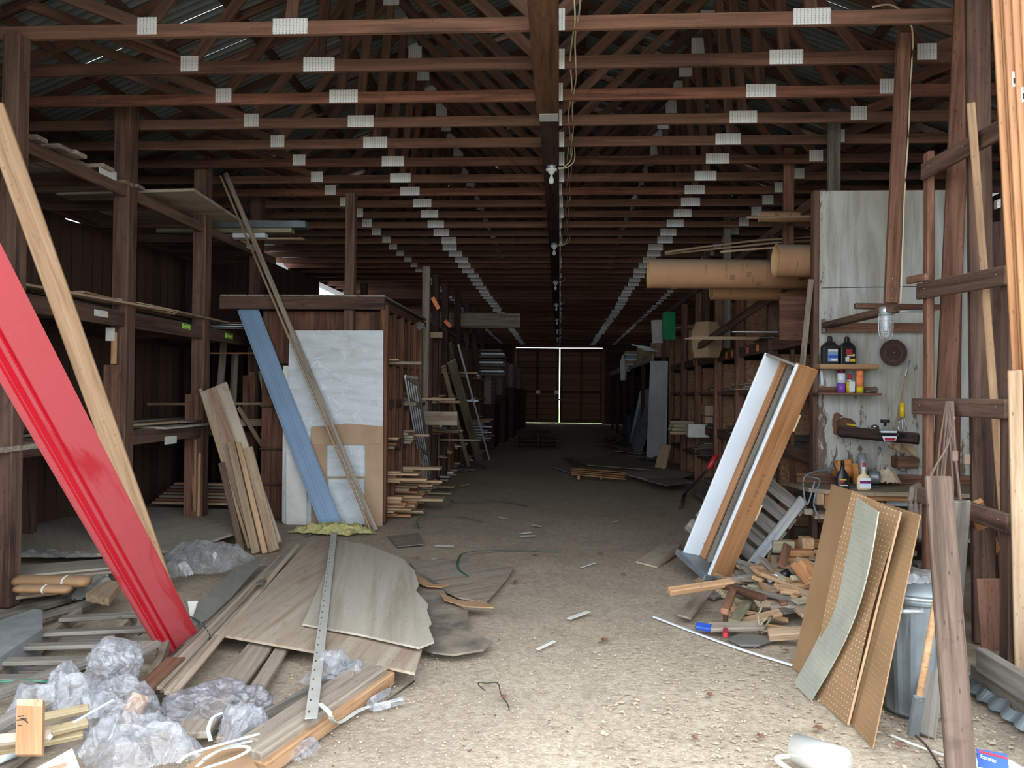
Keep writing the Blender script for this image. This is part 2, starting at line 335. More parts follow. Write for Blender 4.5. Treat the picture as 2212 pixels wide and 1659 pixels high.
def boxmesh(L, w, t, mat, bev=None):
    key = (round(L, 2), round(w, 3), round(t, 3), mat)
    if key in BM: return BM[key]
    bm = bmesh.new(); bmesh.ops.create_cube(bm, size=1)
    bmesh.ops.scale(bm, vec=(L, w, t), verts=bm.verts)
    b = min(.006, min(w, t) * .18) if bev is None else bev
    if b > 0: bmesh.ops.bevel(bm, geom=bm.edges[:], offset=b, segments=1, affect='EDGES', profile=.5)
    me = bpy.data.meshes.new('board'); bm.to_mesh(me); bm.free(); me.materials.append(MT[mat]); BM[key] = me
    return me
def frame(o, x, z):
    x = x.normalized(); z = z - x * z.dot(x)
    if z.length < 1e-4: z = V((0, 0, 1)) - x * x.z
    if z.length < 1e-4: z = V((0, 1, 0))
    z.normalize(); y = z.cross(x)
    return M.Translation(o) @ M((x, y, z)).transposed().to_4x4()
def B(name, lab, cat, p, q, w, t, mat, n=(0, -1, 0), group=None, parent=None, bev=None):
    """board from p to q, w wide, t thick; n is the way its broad face looks"""
    p, q = V(p), V(q)
    o = link(name, boxmesh((q - p).length, w, t, mat, bev), None, frame((p + q) / 2, q - p, V(n)), parent)
    return fin(o, lab, parent, cat, group)
def X(name, lab, cat, lo, hi, mat, group=None, parent=None, bev=None):
    """axis-aligned box between two corners, grain along its longest side"""
    lo, hi = V(lo), V(hi); s = hi - lo; c = (lo + hi) / 2
    k = max(range(3), key=lambda i: s[i]); ax = V([1 if i == k else 0 for i in range(3)])
    o3 = [i for i in range(3) if i != k]; t = min(o3, key=lambda i: s[i]); wv = [i for i in o3 if i != t][0]
    n = V([1 if i == t else 0 for i in range(3)])
    return B(name, lab, cat, c - ax * s[k] / 2, c + ax * s[k] / 2, s[wv], s[t], mat, n, group, parent, bev)
def shell(loops, t, mat, fr, face=None):
    """plate: outer outline + hole outlines (world points) on the near face, t thick going away from `face`"""
    inv = fr.inverted(); bm = bmesh.new(); edges = []
    for lp in loops:
        vs = [bm.verts.new(inv @ V(p)) for p in lp]
        for i in range(len(vs)): edges.append(bm.edges.new((vs[i], vs[(i + 1) % len(vs)])))
    if len(loops) == 1: bm.faces.new(bm.verts[:])
    else: bmesh.ops.triangle_fill(bm, use_beauty=True, use_dissolve=True, edges=edges)
    r = bmesh.ops.extrude_face_region(bm, geom=bm.faces[:])
    bmesh.ops.translate(bm, vec=(0, 0, -t), verts=[g for g in r['geom'] if isinstance(g, bmesh.types.BMVert)])
    bmesh.ops.triangulate(bm, faces=[f for f in bm.faces if len(f.verts) > 4])
    bmesh.ops.recalc_face_normals(bm, faces=bm.faces[:])
    me = bpy.data.meshes.new('plate'); bm.to_mesh(me); bm.free(); me.materials.append(MT[mat]); return me
def slab(name, lab, cat, pts, t, mat, holes=(), group=None, parent=None, xax=None, org=None):
    pts = [V(p) for p in pts]; n = V((0, 0, 0))
    for i in range(len(pts)):
        a, b = pts[i], pts[(i + 1) % len(pts)]; n += a.cross(b)
    n.normalize(); c = sum(pts, V()) / len(pts)
    if n.dot(EYE - c) < 0: n = -n
    fr = frame(V(org) if org is not None else c, V(xax) if xax is not None else pts[1] - pts[0], n)
    o = link(name, shell([pts] + [list(h) for h in holes], t, mat, fr), None, fr, parent)
    return fin(o, lab, parent, cat, group)
def mesh_from(bm, mat):
    me = bpy.data.meshes.new('m'); bm.to_mesh(me); bm.free(); me.materials.append(MT[mat] if isinstance(mat, str) else mat); return me
def smooth(pts, k=6):
    pts = [V(p) for p in pts]
    if len(pts) < 3 or k <= 1: return pts
    out = []
    for i in range(len(pts) - 1):
        p0 = pts[max(i - 1, 0)]; p1 = pts[i]; p2 = pts[i + 1]; p3 = pts[min(i + 2, len(pts) - 1)]
        for j in range(k):
            s = j / k
            out.append(.5 * ((2 * p1) + (p2 - p0) * s + (2 * p0 - 5 * p1 + 4 * p2 - p3) * s * s + (3 * p1 - p0 - 3 * p2 + p3) * s ** 3))
    return out + [pts[-1]]
def sweep(pts, prof, upv=V((0, 0, 1)), taper=None):
    """sweep a closed profile [(side, up)] along pts"""
    bm = bmesh.new(); rings = []
    for i, p in enumerate(pts):
        d = (pts[min(i + 1, len(pts) - 1)] - pts[max(i - 1, 0)]).normalized()
        s = d.cross(upv)
        if s.length < .05: s = d.cross(V((1, 0, 0)))
        s.normalize(); u = s.cross(d); k = taper(i / (len(pts) - 1)) if taper else 1
        rings.append([bm.verts.new(p + s * a * k + u * b * k) for a, b in prof])
    n = len(prof)
    for a, b in zip(rings, rings[1:]):
        for j in range(n): bm.faces.new((a[j], a[(j + 1) % n], b[(j + 1) % n], b[j]))
    bm.faces.new(rings[0][::-1]); bm.faces.new(rings[-1]); bmesh.ops.recalc_face_normals(bm, faces=bm.faces[:]); return bm
def circ(r, n=8): return [(r * math.cos(2 * math.pi * i / n), r * math.sin(2 * math.pi * i / n)) for i in range(n)]
def shade(o):
    for p in o.data.polygons: p.use_smooth = True
    return o
def tube(name, lab, cat, pts, r, mat, group=None, parent=None, k=6, n=8, taper=None):
    pts = smooth(pts, k); c = pts[0].copy(); q = [p - c for p in pts]
    o = link(name, mesh_from(sweep(q, circ(r, n), taper=taper), mat), None, M.Translation(c), parent)
    return fin(shade(o), lab, parent, cat, group)
def strap(name, lab, cat, pts, w_, t, mat, group=None, parent=None, k=6, up=V((0, 0, 1))):
    pts = smooth(pts, k); c = pts[0].copy(); q = [p - c for p in pts]
    o = link(name, mesh_from(sweep(q, [(-w_ / 2, -t / 2), (w_ / 2, -t / 2), (w_ / 2, t / 2), (-w_ / 2, t / 2)], up), mat), None, M.Translation(c), parent)
    return fin(o, lab, parent, cat, group)
def lathe(name, lab, cat, prof, mw, mat, n=24, group=None, parent=None, sx=1, sy=1, cap=True, sm=True):
    bm = bmesh.new(); rings = []
    for r, z in prof:
        rings.append([bm.verts.new((max(r, 1e-4) * sx * math.cos(2 * math.pi * i / n), max(r, 1e-4) * sy * math.sin(2 * math.pi * i / n), z)) for i in range(n)])
    for a, b in zip(rings, rings[1:]):
        for j in range(n): bm.faces.new((a[j], a[(j + 1) % n], b[(j + 1) % n], b[j]))
    if cap: bm.faces.new(rings[0][::-1]); bm.faces.new(rings[-1])
    o = link(name, mesh_from(bm, mat), None, mw, parent)
    if sm: shade(o)
    return fin(o, lab, parent, cat, group)
def T(x, y=None, z=None): return M.Translation(V(x) if y is None else V((x, y, z)))
def rigid(pts, t_, mat, n=None): pass
def text(name, s, mw, h, mat, parent, ext=.0006, lab=None):
    cu = bpy.data.curves.new(name, 'FONT'); cu.body = s; cu.size = h; cu.extrude = ext; cu.align_x = 'CENTER'; cu.align_y = 'CENTER'
    tmp = bpy.data.objects.new('t', cu); COL.objects.link(tmp); dg = bpy.context.evaluated_depsgraph_get(); dg.update()
    me = bpy.data.meshes.new_from_object(tmp.evaluated_get(dg)); bpy.data.objects.remove(tmp)
    me.materials.clear(); me.materials.append(MT[mat]); return link(name, me, None, mw, parent)
def sheet(name, lab, cat, center, rx, ry, h, mat, seed=0, n=70, rot=0, group=None, parent=None, fold=7, base=.01):
    """crumpled sheet lying on the ground with a ragged outline"""
    bm = bmesh.new(); g = {}; so = V((seed * 13.7, seed * 5.1, 0))
    for i in range(n + 1):
        for j in range(n + 1):
            a, b = 2 * i / n - 1, 2 * j / n - 1; rr = math.hypot(a, b)
            lim = .80 + .35 * NZ.noise(V((math.atan2(b, a) * 1.3, 2.1, 0)) + so)
            if rr > lim: continue
            q = V((a * rx, b * ry, 0)); nn = .75 * (1 - 2 * abs(NZ.noise(q * fold + so))) + .3 * (1 - 2 * abs(NZ.noise(q * fold * 2.7 + so)))
            z = base + h * min(1, 2.4 * (1 - rr / lim)) * (.45 + .55 * nn + .5 * NZ.noise(q * 3 + so * 2)) + h * .10 * nn; z = max(z, .002)
            g[i, j] = bm.verts.new((q.x + .03 * NZ.noise(q * 9 + so), q.y + .03 * NZ.noise(q * 9 - so), z))
    for (i, j) in list(g):
        k = [(i, j), (i + 1, j), (i + 1, j + 1), (i, j + 1)]
        if all(x in g for x in k): bm.faces.new([g[x] for x in k])
    bmesh.ops.delete(bm, geom=[v for v in bm.verts if not v.link_faces], context='VERTS')
    o = link(name, mesh_from(bm, mat), None, T(center) @ M.Rotation(rot, 4, 'Z'), parent)
    return fin(shade(o), lab, parent, cat, group)
def bag(name, lab, cat, center, r, mat, seed=0, sub=5, group=None, parent=None, rough=.28, tilt=0, off=0):
    """puffed crumpled bag"""
    bm = bmesh.new(); bmesh.ops.create_icosphere(bm, subdivisions=sub, radius=1); so = V((seed * 7.7, seed * 3.3, seed)); r = V(r)
    for v in bm.verts:
        q = v.co.copy(); nn = 1 - abs(NZ.noise(q * 3.0 + so)) * 2.4; n2 = 1 - abs(NZ.noise(q * 7.5 + so * 2)) * 2.2; l = NZ.noise(q * 1.3 + so)
        k = 1 + rough * (nn - .5) * .45 + rough * .16 * n2 + rough * .9 * l
        v.co = V((q.x * r.x * k, q.y * r.y * k, max(q.z * r.z * k, -r.z * .85)))
    o = link(name, mesh_from(bm, mat), None, T(center) @ M.Rotation(tilt, 4, 'Y'), parent)
    return fin(shade(o), lab, parent, cat, group)
_o1 = 'first second third fourth fifth sixth seventh eighth ninth tenth eleventh twelfth thirteenth fourteenth fifteenth sixteenth seventeenth eighteenth nineteenth'.split()
_t = {2: ('twentieth', 'twenty'), 3: ('thirtieth', 'thirty'), 4: ('fortieth', 'forty'), 5: ('fiftieth', 'fifty'), 6: ('sixtieth', 'sixty'), 7: ('seventieth', 'seventy'), 8: ('eightieth', 'eighty'), 9: ('ninetieth', 'ninety')}
def nth(i):
    if i >= 100: return 'hundred' + ('th' if i == 100 else ' and ' + nth(i - 100))
    if i < 20: return _o1[i - 1]
    a, b = divmod(i, 10); return _t[a][0] if b == 0 else _t[a][1] + '-' + _o1[b - 1]
# ================================================================== the building
HW, YF, YB = 5.4, 2.5, 39.2
def rz(x): return 4.10 + (HW - abs(x)) * .40          # underside of the roof sheets
bm = bmesh.new()
nx, ny = 110, 220
xs = [-26 + 52 * i / 60 for i in range(61)]
def gz(x, y): return .016 * NZ.noise(V((x * .8, y * .8, 0))) + .010 * NZ.noise(V((x * 3, y * 3, 5)))
gv = {}
NX, NY = 90, 180
for i in range(NX + 1):
    for j in range(NY + 1):
        x, y = -5.6 + 11.2 * i / NX, 1.2 + 38.2 * (j / NY) ** 1.5
        gv[i, j] = bm.verts.new((x, y, gz(x, y) - .012))
for i in range(NX):
    for j in range(NY): bm.faces.new((gv[i, j], gv[i + 1, j], gv[i + 1, j + 1], gv[i, j + 1]))
o = link('floor', mesh_from(bm, 'floor'), None, M.Identity(4), kind='structure'); shade(o)
def plane(name, lo, hi, z, mat):
    bm = bmesh.new(); bm.faces.new([bm.verts.new(p) for p in ((lo[0], lo[1], z), (hi[0], lo[1], z), (hi[0], hi[1], z), (lo[0], hi[1], z))])
    return link(name, mesh_from(bm, mat), None, M.Identity(4), kind='structure')
plane('yard', (-30, -30), (30, 1.3), -.05, 'out')
plane('field', (-40, 39.35), (40, 90), -.05, 'grass')
# side walls (plank lines run up); the left one has an eave gap and a small high opening
def wall(name, outer, holes, t, mat):
    o = slab(name, '', '', outer, t, mat, holes=holes, org=(0, 0, 0), xax=(0, 0, 1)); 
    for k in ('label', 'category'):
        if k in o: del o[k]
    o['kind'] = 'structure'; return o
yl = -HW
wall('wall_left', [(yl, YF, -.1), (yl, YB, -.1), (yl, YB, 4.25), (yl, 15.05, 4.25), (yl, 15.0, 3.90), (yl, 10.2, 3.91), (yl, 9.9, 4.25), (yl, YF, 4.25)],
     [[(yl, 16.9, 3.62), (yl, 19.0, 3.62), (yl, 19.0, 3.95), (yl, 16.9, 3.95)], [(yl, 22, 3.3), (yl, 22.9, 3.3), (yl, 22.9, 3.9), (yl, 22, 3.9)], [(yl, 26.5, 3.1), (yl, 27.4, 3.1), (yl, 27.4, 3.9), (yl, 26.5, 3.9)],
      [(yl, 8.05, 3.35), (yl, 8.35, 3.36), (yl, 8.35, 3.38), (yl, 8.05, 3.37)]], .04, 'wallb')
wall('wall_right', [(HW, YF, -.1), (HW, YB, -.1), (HW, YB, 4.25), (HW, 10.6, 4.25), (HW, 10.5, 4.04), (HW, 8.9, 4.04), (HW, 8.8, 4.25), (HW, YF, 4.25)],
     [[(HW, 9.3, 3.86), (HW, 9.95, 3.86), (HW, 9.95, 3.97), (HW, 9.3, 3.97)], [(HW, 17, 3.0), (HW, 17.5, 3.0), (HW, 17.5, 3.9), (HW, 17, 3.9)], [(HW, 27, 3.2), (HW, 28, 3.2), (HW, 28, 3.8), (HW, 27, 3.8)]], .04, 'wallb')
wall('wall_back', [(-HW, YB, -.1), (HW, YB, -.1), (HW, YB, 4.1), (0, YB, 6.3), (-HW, YB, 4.1)], [[(-2.25, YB, .02), (2.15, YB, .02), (2.15, YB, 3.85), (-2.25, YB, 3.85)]], .05, 'backb')
wall('wall_front', [(-HW, YF, -.1), (-3.1, YF, -.1), (-3.1, YF, 4.0), (3.1, YF, 4.0), (3.1, YF, -.1), (HW, YF, -.1), (HW, YF, 4.1), (0, YF, 6.3), (-HW, YF, 4.1)], [], .05, 'wallb')
# end doors: two tall plank leaves with daylight round their edges
for k, (x0, x1) in enumerate(((-2.24, -.035), (.01, 2.148))):
    o = X('door_%d' % (k + 1), '', '', (x0, YB - .13, .04), (x1, YB - .08, 3.825), 'doorb'); del o['label'], o['category']; o['kind'] = 'structure'
    for xx in (x0 + .06, (x0 + x1) / 2, x1 - .06): X('door_stile', None, None, (xx - .06, YB - .16, .08), (xx + .06, YB - .13, 3.78), 'divider', parent=o)
    for zz in (.15, 1.6, 3.7): X('door_rail', None, None, (x0, YB - .18, zz - .07), (x1, YB - .16, zz + .07), 'divider', parent=o)
for xx in (-1.1, -.15): X('latch_plate', 'grey metal plate', None, (xx - .11, YB - .19, 1.5), (xx + .11, YB - .18, 1.68), 'galv', parent=bpy.data.objects['door_1'])
B('door_bar', 'wooden bar across the gap of the far doors', 'bar', (-.5, YB - .206, 1.22), (.42, YB - .206, 1.22), .07, .05, 'pinef')
# roof: corrugated sheets, with a few open laps
bm = bmesh.new(); P = .09
ys = [YF - .2 + P / 4 * i for i in range(int((YB - YF + .4) / P * 4))]
off = {0: 0, 1: .014, 2: .018, 3: .014}
rnd = random.Random(5)
for s in (-1, 1):
    xr = [0] + [.45 * i for i in range(1, 13)] + [5.75]
    rows = [[bm.verts.new((s * x, y, rz(x) + off[i % 4])) for i, y in enumerate(ys)] for x in xr]
    for a in range(len(xr) - 1):
        for i in range(len(ys) - 1):
            if i % 28 == 4 and 1 <= a <= 9 and rnd.random() < .14: continue
            bm.faces.new((rows[a][i], rows[a][i + 1], rows[a + 1][i + 1], rows[a + 1][i]))
link('ceiling', mesh_from(bm, 'roof'), None, M.Identity(4), kind='structure')
for s, sd in ((-1, 'left'), (1, 'right')):
    for k in range(8):
        x = .25 + k * .70; z = rz(x) - .022
        B('roof_purlin', f'dark roof purlin under the steel sheets, {nth(k+1)} from the ridge on the {sd}', 'purlin', (s * x, YF, z), (s * x, YB, z), .085, .04, 'web', n=(s * .37, 0, 1), group='purlins under the roof sheets')
# ------------------------------------------------------------------ roof trusses
ZC, S0, SP, NT = 4.0, 5.17, .615, 55
TXO = -.12
def truss(first):
    root = thing('roof_truss', '', 'roof truss', (0, S0, ZC), 'roof trusses down the building'); y = S0
    B('bottom_chord', None, None, (-HW + .05, y, ZC), (HW - .05, y, ZC), .092, .038, 'truss', parent=root, bev=.003)
    for s in (-1, 1):
        B('top_chord', None, None, (s * HW, y, 4.03), (0, y, rz(0) - .09), .09, .038, 'web', parent=root)
        tz = lambda x: rz(x) - .09
        for a, b in ((2.77, 1.62), (2.77, 4.1), (1.755, 1.62), (0.05, 1.62)):
            B('web_brace', None, None, (s * a, y - .0, ZC + .03), (s * b, y, tz(b)), .085, .036, 'web', parent=root)
    B('web_brace', None, None, (0, y, ZC + .03), (0, y, rz(0) - .1), .085, .036, 'web', parent=root)
    for x, w_, h, dz in ((-1.755, .245, .108, .008), (1.755, .245, .108, .008), (-2.77, .14, .12, .03), (2.77, .14, .12, .03), (.065, .13, .15, .02), (1.62, .16, .2, rz(1.62) - .12 - ZC), (-1.62, .16, .2, rz(1.62) - .12 - ZC)):
        for q in (-1,):
            B('nail_plate', 'grey steel nail plate', None, (x - w_ / 2, y + q * .0205, ZC + dz), (x + w_ / 2, y + q * .0205, ZC + dz), h, .002, 'plate', parent=root, bev=0)
    return root
T0 = truss(True)
T0.location.x = TXO
T0['label'] = f'{nth(1)} brown timber roof truss from the open front'
far_keep = ('bottom_chord', 'nail_plate', 'web_brace', 'top_chord')
rj = random.Random(3)
for i in range(1, NT):
    r = T0.copy(); COL.objects.link(r); dy = SP * i + rj.uniform(-.012, .012)
    r.location = (TXO + rj.uniform(-.02, .02), S0 + dy, ZC + rj.uniform(-.006, .006)); r['label'] = f'{nth(i+1)} brown timber roof truss from the open front'
    for ch in T0.children:
        if i > 26 and ch.name.startswith(('web', 'top')): continue
        c = ch.copy(); COL.objects.link(c); c.parent = r
        if c.name.startswith('nail_plate') and abs(abs(c.location.x) - 1.755) < .2: c.location.x += rj.uniform(-.03, .03)
# board nailed under the chords along the middle of the aisle
X('ceiling_board', 'long brown board nailed under the trusses, nearest length over the aisle', 'board', (-.225, 3.2, 3.915), (-.03, 6.62, 3.95), 'beam', group='boards under the trusses')
y = 6.66
for k, w_ in enumerate((.165, .16, .17, .155, .17, .16, .165)):
    X('ceiling_board', f'dark board nailed under the trusses behind the nearest length, {nth(k+1)} of the row going back', 'board', (-.035 - w_, y, 3.915), (-.03, y + 4.6, 3.95), 'dark', group='boards under the trusses')
    y += 4.63
X('splice_plate', 'grey nail plate where the two nearest ceiling boards meet', 'metal plate', (-.2, 6.60, 3.908), (-.035, 6.78, 3.913), 'plate')
# bare bulbs
def bulb(y, lab):
    t = thing('bulb_fixture', lab, 'light fixture', (-.11, y, 3.91), 'bare bulbs along the ceiling board')
    m = T(-.11, y, 3.91) @ M.Rotation(math.pi, 4, 'X')
    lathe('mounting_box', None, None, [(.0, -.002), (.048, 0), (.05, .035), (.0, .036)], m, 'galv', 20, parent=t)
    lathe('lamp_holder', None, None, [(.045, .036), (.062, .042), (.062, .052), (.04, .06), (.028, .085), (.022, .092), (.0, .093)], m, 'porc', 24, parent=t)
    lathe('bulb', None, None, [(.012, .092), (.013, .11), (.02, .128), (.028, .15), (.029, .165), (.023, .185), (.01, .195), (.0, .197)], m, 'bulb', 20, parent=t)
    tube('feed_wire', None, None, [(-.04, y, 3.885), (.03, y, 3.90), (.10, y - .1, 3.97), (.09, y - .5, 4.08)], .006, 'wire', parent=t, n=6)
    if y < 14: tube('feed_wire', None, None, [(-.04, y + .01, 3.88), (.05, y - .0, 3.89), (.13, y - .06, 3.95), (.12, y - .3, 4.08)], .006, 'wire', parent=t, n=6)
for i, y in enumerate((8.1, 12.3, 16.4, 20.5, 24.6, 28.7, 32.8)):
    bulb(y, ['bare bulb in a white holder nearest the open front, cream wires beside it', 'second bare bulb back along the ceiling board'][i] if i < 2 else f'{nth(i+1)} small bare bulb back along the dark ceiling board')
for k, dx in ((0, .065), (1, .095)):
    pts = [(dx + .012 * math.sin(i * 1.9 + k * 1.3), 3.6 + i * .36, 3.99 + .035 * math.cos(i * 2.3 + k * 2)) for i in range(24)]
    tube('ceiling_cable', ['cream cable clipped along the trusses close to the ceiling board', 'cream cable along the trusses, the strand further from the board'][k], 'cable', pts, .0055, 'wire', group='cables along the ceiling', k=4, n=6)

# ================================================================== storage racks
def rack(name, lab, loc): return thing(name, lab, 'storage rack', loc)
# ---- left near rack
LX = -4.0
ra = rack('lumber_rack', 'dark timber lumber rack of square posts along the left side near the front', (LX, 8, 0))
for x_, y_, zt in ((-3.79, 5.09, 3.94), (LX - .03, 6.86, 4.12), (LX - .03, 8.40, 4.12), (LX - .02, 9.93, 4.1)):
    wd = .12 if y_ < 6 else .15
    X('post', None, None, (x_ - wd / 2, y_ - wd / 2, 0), (x_ + wd / 2, y_ + wd / 2, zt), 'post', parent=ra)
    if y_ > 6: X('post_doubler', None, None, (x_ - wd / 2 - .05, y_ - wd / 2 - .02, .0), (x_ + wd / 2 - .04, y_ - wd / 2 - .001, {6.86: 1.72, 8.40: 1.45}.get(y_, 1.7)), 'redpost', parent=ra)
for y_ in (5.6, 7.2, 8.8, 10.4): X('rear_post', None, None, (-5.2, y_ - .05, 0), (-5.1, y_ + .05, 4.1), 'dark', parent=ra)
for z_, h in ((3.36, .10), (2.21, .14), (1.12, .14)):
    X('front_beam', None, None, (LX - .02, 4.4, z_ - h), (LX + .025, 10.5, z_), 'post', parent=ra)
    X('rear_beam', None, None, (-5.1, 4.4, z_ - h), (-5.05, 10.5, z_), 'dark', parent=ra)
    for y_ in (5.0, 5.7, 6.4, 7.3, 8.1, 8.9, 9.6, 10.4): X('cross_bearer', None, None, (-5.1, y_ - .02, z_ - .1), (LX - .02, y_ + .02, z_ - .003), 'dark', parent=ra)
for z_ in (2.21, 1.12):
    for k in range(5): X('shelf_board', None, None, (-5.1 + .2 * k, 4.4, z_), (-4.93 + .2 * k, 10.4, z_ + .02), 'greyb', parent=ra)
for (x_, y_, z0_, z1_, s_) in ((LX - .09, 6.765, 1.73, 2.02, .05), (LX - .07, 8.305, .15, .95, .06), (LX + .0, 8.31, .1, .8, .03), (LX - .06, 9.84, 1.35, 1.75, .06)):
    X('torn_patch', 'torn orange bare wood', None, (x_, y_, z0_), (x_ + s_, y_ + .02, z1_), 'rawp', parent=ra)
for nme, px, py, D, w_, h, mt in (('sticker', 370, 705, 7.94, .085, .055, 'lime'), ('sticker', 472, 726, 9.0, .10, .06, 'lime'), ('paper_note', 283, 728, 7.1, .085, .12, 'paper'), ('paper_note', 172, 373, 6.48, .13, .08, 'paper'), ('paper_note', 173, 677, 6.42, .10, .055, 'paper'), ('paper_note', 335, 950, 7.65, .12, .08, 'paper'), ('paper_note', 517, 533, 9.6, .12, .08, 'paper')):
    c = at(px, py, D); side = nme != 'paper_note' or px not in (283,)
    if side: c.x = LX + .03; o = B(nme, {'lime': 'lime green sticker', 'paper': 'white paper label'}[mt], None, c - V((0, w_, 0)), c + V((0, w_, 0)), h, .004, mt, n=(1, 0, 0), parent=ra, bev=0)
    else: c.y = 6.86 - .101; o = B(nme, 'white paper note', None, c - V((w_ / 2, 0, 0)), c + V((w_ / 2, 0, 0)), h, .003, mt, n=(0, -1, 0), parent=ra, bev=0)
    if mt == 'lime':
        for q in (-.02, .018): B('mark', 'dark handwriting', None, c + V((.0035, -w_ * .75, q)), c + V((.0035, w_ * .7, q)), .008, .002, 'ink', n=(1, 0, 0), parent=o, bev=0)
# top shelf load: short planks laid across, ends to the aisle
for k, (px, py, z_, w_, mt) in enumerate(((92, 300, 3.50, .13, 'greyb'), (142, 320, 3.47, .15, 'greyb'), (176, 333, 3.46, .16, 'greyb'), (236, 362, 3.46, .17, 'greyb'), (280, 396, 3.47, .14, 'pinef'), (305, 404, 3.44, .14, 'greyb'), (60, 292, 3.47, .13, 'greyb'))):
    r_ = ray(px, py); D = -3.93 * r_.y / r_.x; q = at(px, py, D); z_ = q.z
    B('cross_plank', f'weathered plank laid across the top of the left rack, end {nth(k+1)} of its row', 'plank', (-5.2, D, z_ - .02), (-3.93, D, z_), w_, .035, mt, n=(0, 0, 1), group='planks across the left rack top')
slab('plywood_sheet', 'worn sheet of boards overhanging the top of the left rack toward the aisle', 'sheet', [(-5.1, 7.45, 3.46), (-3.62, 7.35, 3.46), (-3.72, 8.72, 3.46), (-5.1, 8.72, 3.46)], .03, 'ply')
for k in range(9):
    X('stored_board', f'dark board lying lengthwise on the top of the left rack, {nth(k+1)} from the wall', 'board', (-5.08 + .115 * k, 4.6, 3.40), (-4.98 + .115 * k, 7.1 if k < 7 else 6.9, 3.43), 'greyb', group='boards along the left rack top')
o = slab('metal_flashing', 'grey folded metal flashing sticking out from the top of the left rack', 'flashing', [(-4.6, 9.05, 3.56), (at(465, 482, 9.05).x, 9.05, 3.565), (-3.08, 9.05, 3.55), (-3.07, 9.05, 3.47), (-4.6, 9.05, 3.47)], .12, 'galvd')
X('timber_offcut', 'pale timber sticking out under the metal flashing', 'timber', (-4.9, 9.0, 3.40), (-3.23, 9.12, 3.455), 'green')
X('timber_batten', 'thin brown batten lowest under the metal flashing', 'batten', (-4.6, 9.1, 3.335), (-3.12, 9.18, 3.36), 'pinef')
X('white_board_offcut', 'short white board under the metal flashing', 'board', (-3.95, 9.0, 3.34), (-3.55, 9.1, 3.395), 'vinyl')
# middle shelf load
for k in range(3):
    q = k * .02
    pts = [(LX - .20 + q, 5.9, 2.275 + .014 * k), (LX - .13 + q, 6.5, 2.29 + .014 * k), (LX + .0 + q * .5, 7.0, 2.285 + .014 * k), (LX + .10 + q, 7.5, 2.262 + .014 * k)]
    strap('bent_strip', f'pale bent wood strip on the middle shelf of the left rack, {nth(k+1)} from below', 'strip', pts, .07, .010, 'pinef', group='bent strips on the middle shelf')
rk = random.Random(21)
n_ = 0
for z_, y0, y1, cnt in ((2.24, 4.6, 9.9, 22), (1.145, 4.5, 9.7, 12)):
    for k in range(cnt):
        n_ += 1; L = rk.uniform(1.2, 2.4); ya = rk.uniform(y0, y1 - L); xx = rk.uniform(-4.75, -3.97); tl = rk.uniform(-.12, .12)
        zz = z_ + .013 + .022 * (k // 7) + .0004 * k
        B('stored_board', f'{["dusty grey","brown","faded tan"][k%3]} board on the {"middle" if z_>2 else "lower"} shelf of the left rack, {nth(k+1)} piece up', 'board', (xx - tl, ya, zz), (xx + tl, ya + L, zz + .002), rk.uniform(.07, .16), .02, ['greyb', 'post', 'pinef'][k % 3], n=(0, 0, 1), group='boards on the left rack shelves')
# dusty panels lying on the lower shelf
slab('plywood_sheet', 'dusty panel lying on the lower shelf behind the second post', 'sheet', [(-5.0, 7.5, 1.14), (-3.86, 7.35, 1.13), (-3.92, 8.9, 1.13), (-5.0, 8.9, 1.14)], .02, 'plyg')
slab('plywood_sheet', 'dusty sheet end on the lowest shelf beside the nearest post, curled', 'sheet', [(-5.0, 4.7, 1.12), (-3.72, 4.9, 1.10), (-3.70, 5.35, 1.11), (-5.0, 5.5, 1.12)], .035, 'greyb')
B('white_edged_board', 'long pale-edged board across the lower shelf in front of the rear posts', 'board', at(300, 918, 8.4), at(582, 912, 9.4), .09, .03, 'pinef')
B('thin_batten', 'thin pale batten at chest height inside the left rack', 'batten', at(318, 873, 9.4), at(600, 872, 9.4), .03, .02, 'pinef')
B('thin_batten', 'thin brown batten just under the middle shelf inside the left rack', 'batten', at(452, 763, 9.6), at(612, 763, 9.6), .02, .02, 'cedar')
for k in range(4):
    a = at(452 + 3 * k, 700 + 3 * k, 8.95); b = at([648, 712, 716, 711][k], [696, 701, 708, 716][k], 8.9)
    strap('vinyl_strip', f'{["brown","white","white","white"][k]} thin strip sticking out over the white panel, {nth(k+1)} from the top', 'strip', [a, (a + b) / 2 + V((0, 0, .012)), b], .06, .007, ['divider', 'vinyl', 'vinyl', 'vinyl'][k], group='strips over the white panel')
for k in range(7):
    X('stored_batten', f'brown batten in the low pile inside the left rack, {nth(k+1)} from the floor', 'batten', (-4.9 + .03 * k, 9.0 + .03 * k, .12 + .035 * k), (-3.62 - .04 * k, 9.09 + .03 * k, .15 + .035 * k), ['pinef', 'divider', 'greyb'][k % 3], group='battens low in the left rack')
for k in range(9):
    x = -5.05 + .13 * (k % 9); X('stud', None, None, (x, 10.9, 0), (x + .07, 10.98, 2.3), 'dark', parent=ra)
for k, (x0, z0) in enumerate(((-4.75, 0), (-4.35, 0), (-4.55, 1.1))):
    B('upright_stud', f'dusty stud standing inside the left rack, {nth(k+1)} of three', 'stud', (x0, 9.8 + .1 * k, z0), (x0 + .03, 9.9 + .1 * k, z0 + 2.0 - z0 * .8), .09, .04, 'greyb', group='studs inside the left rack')
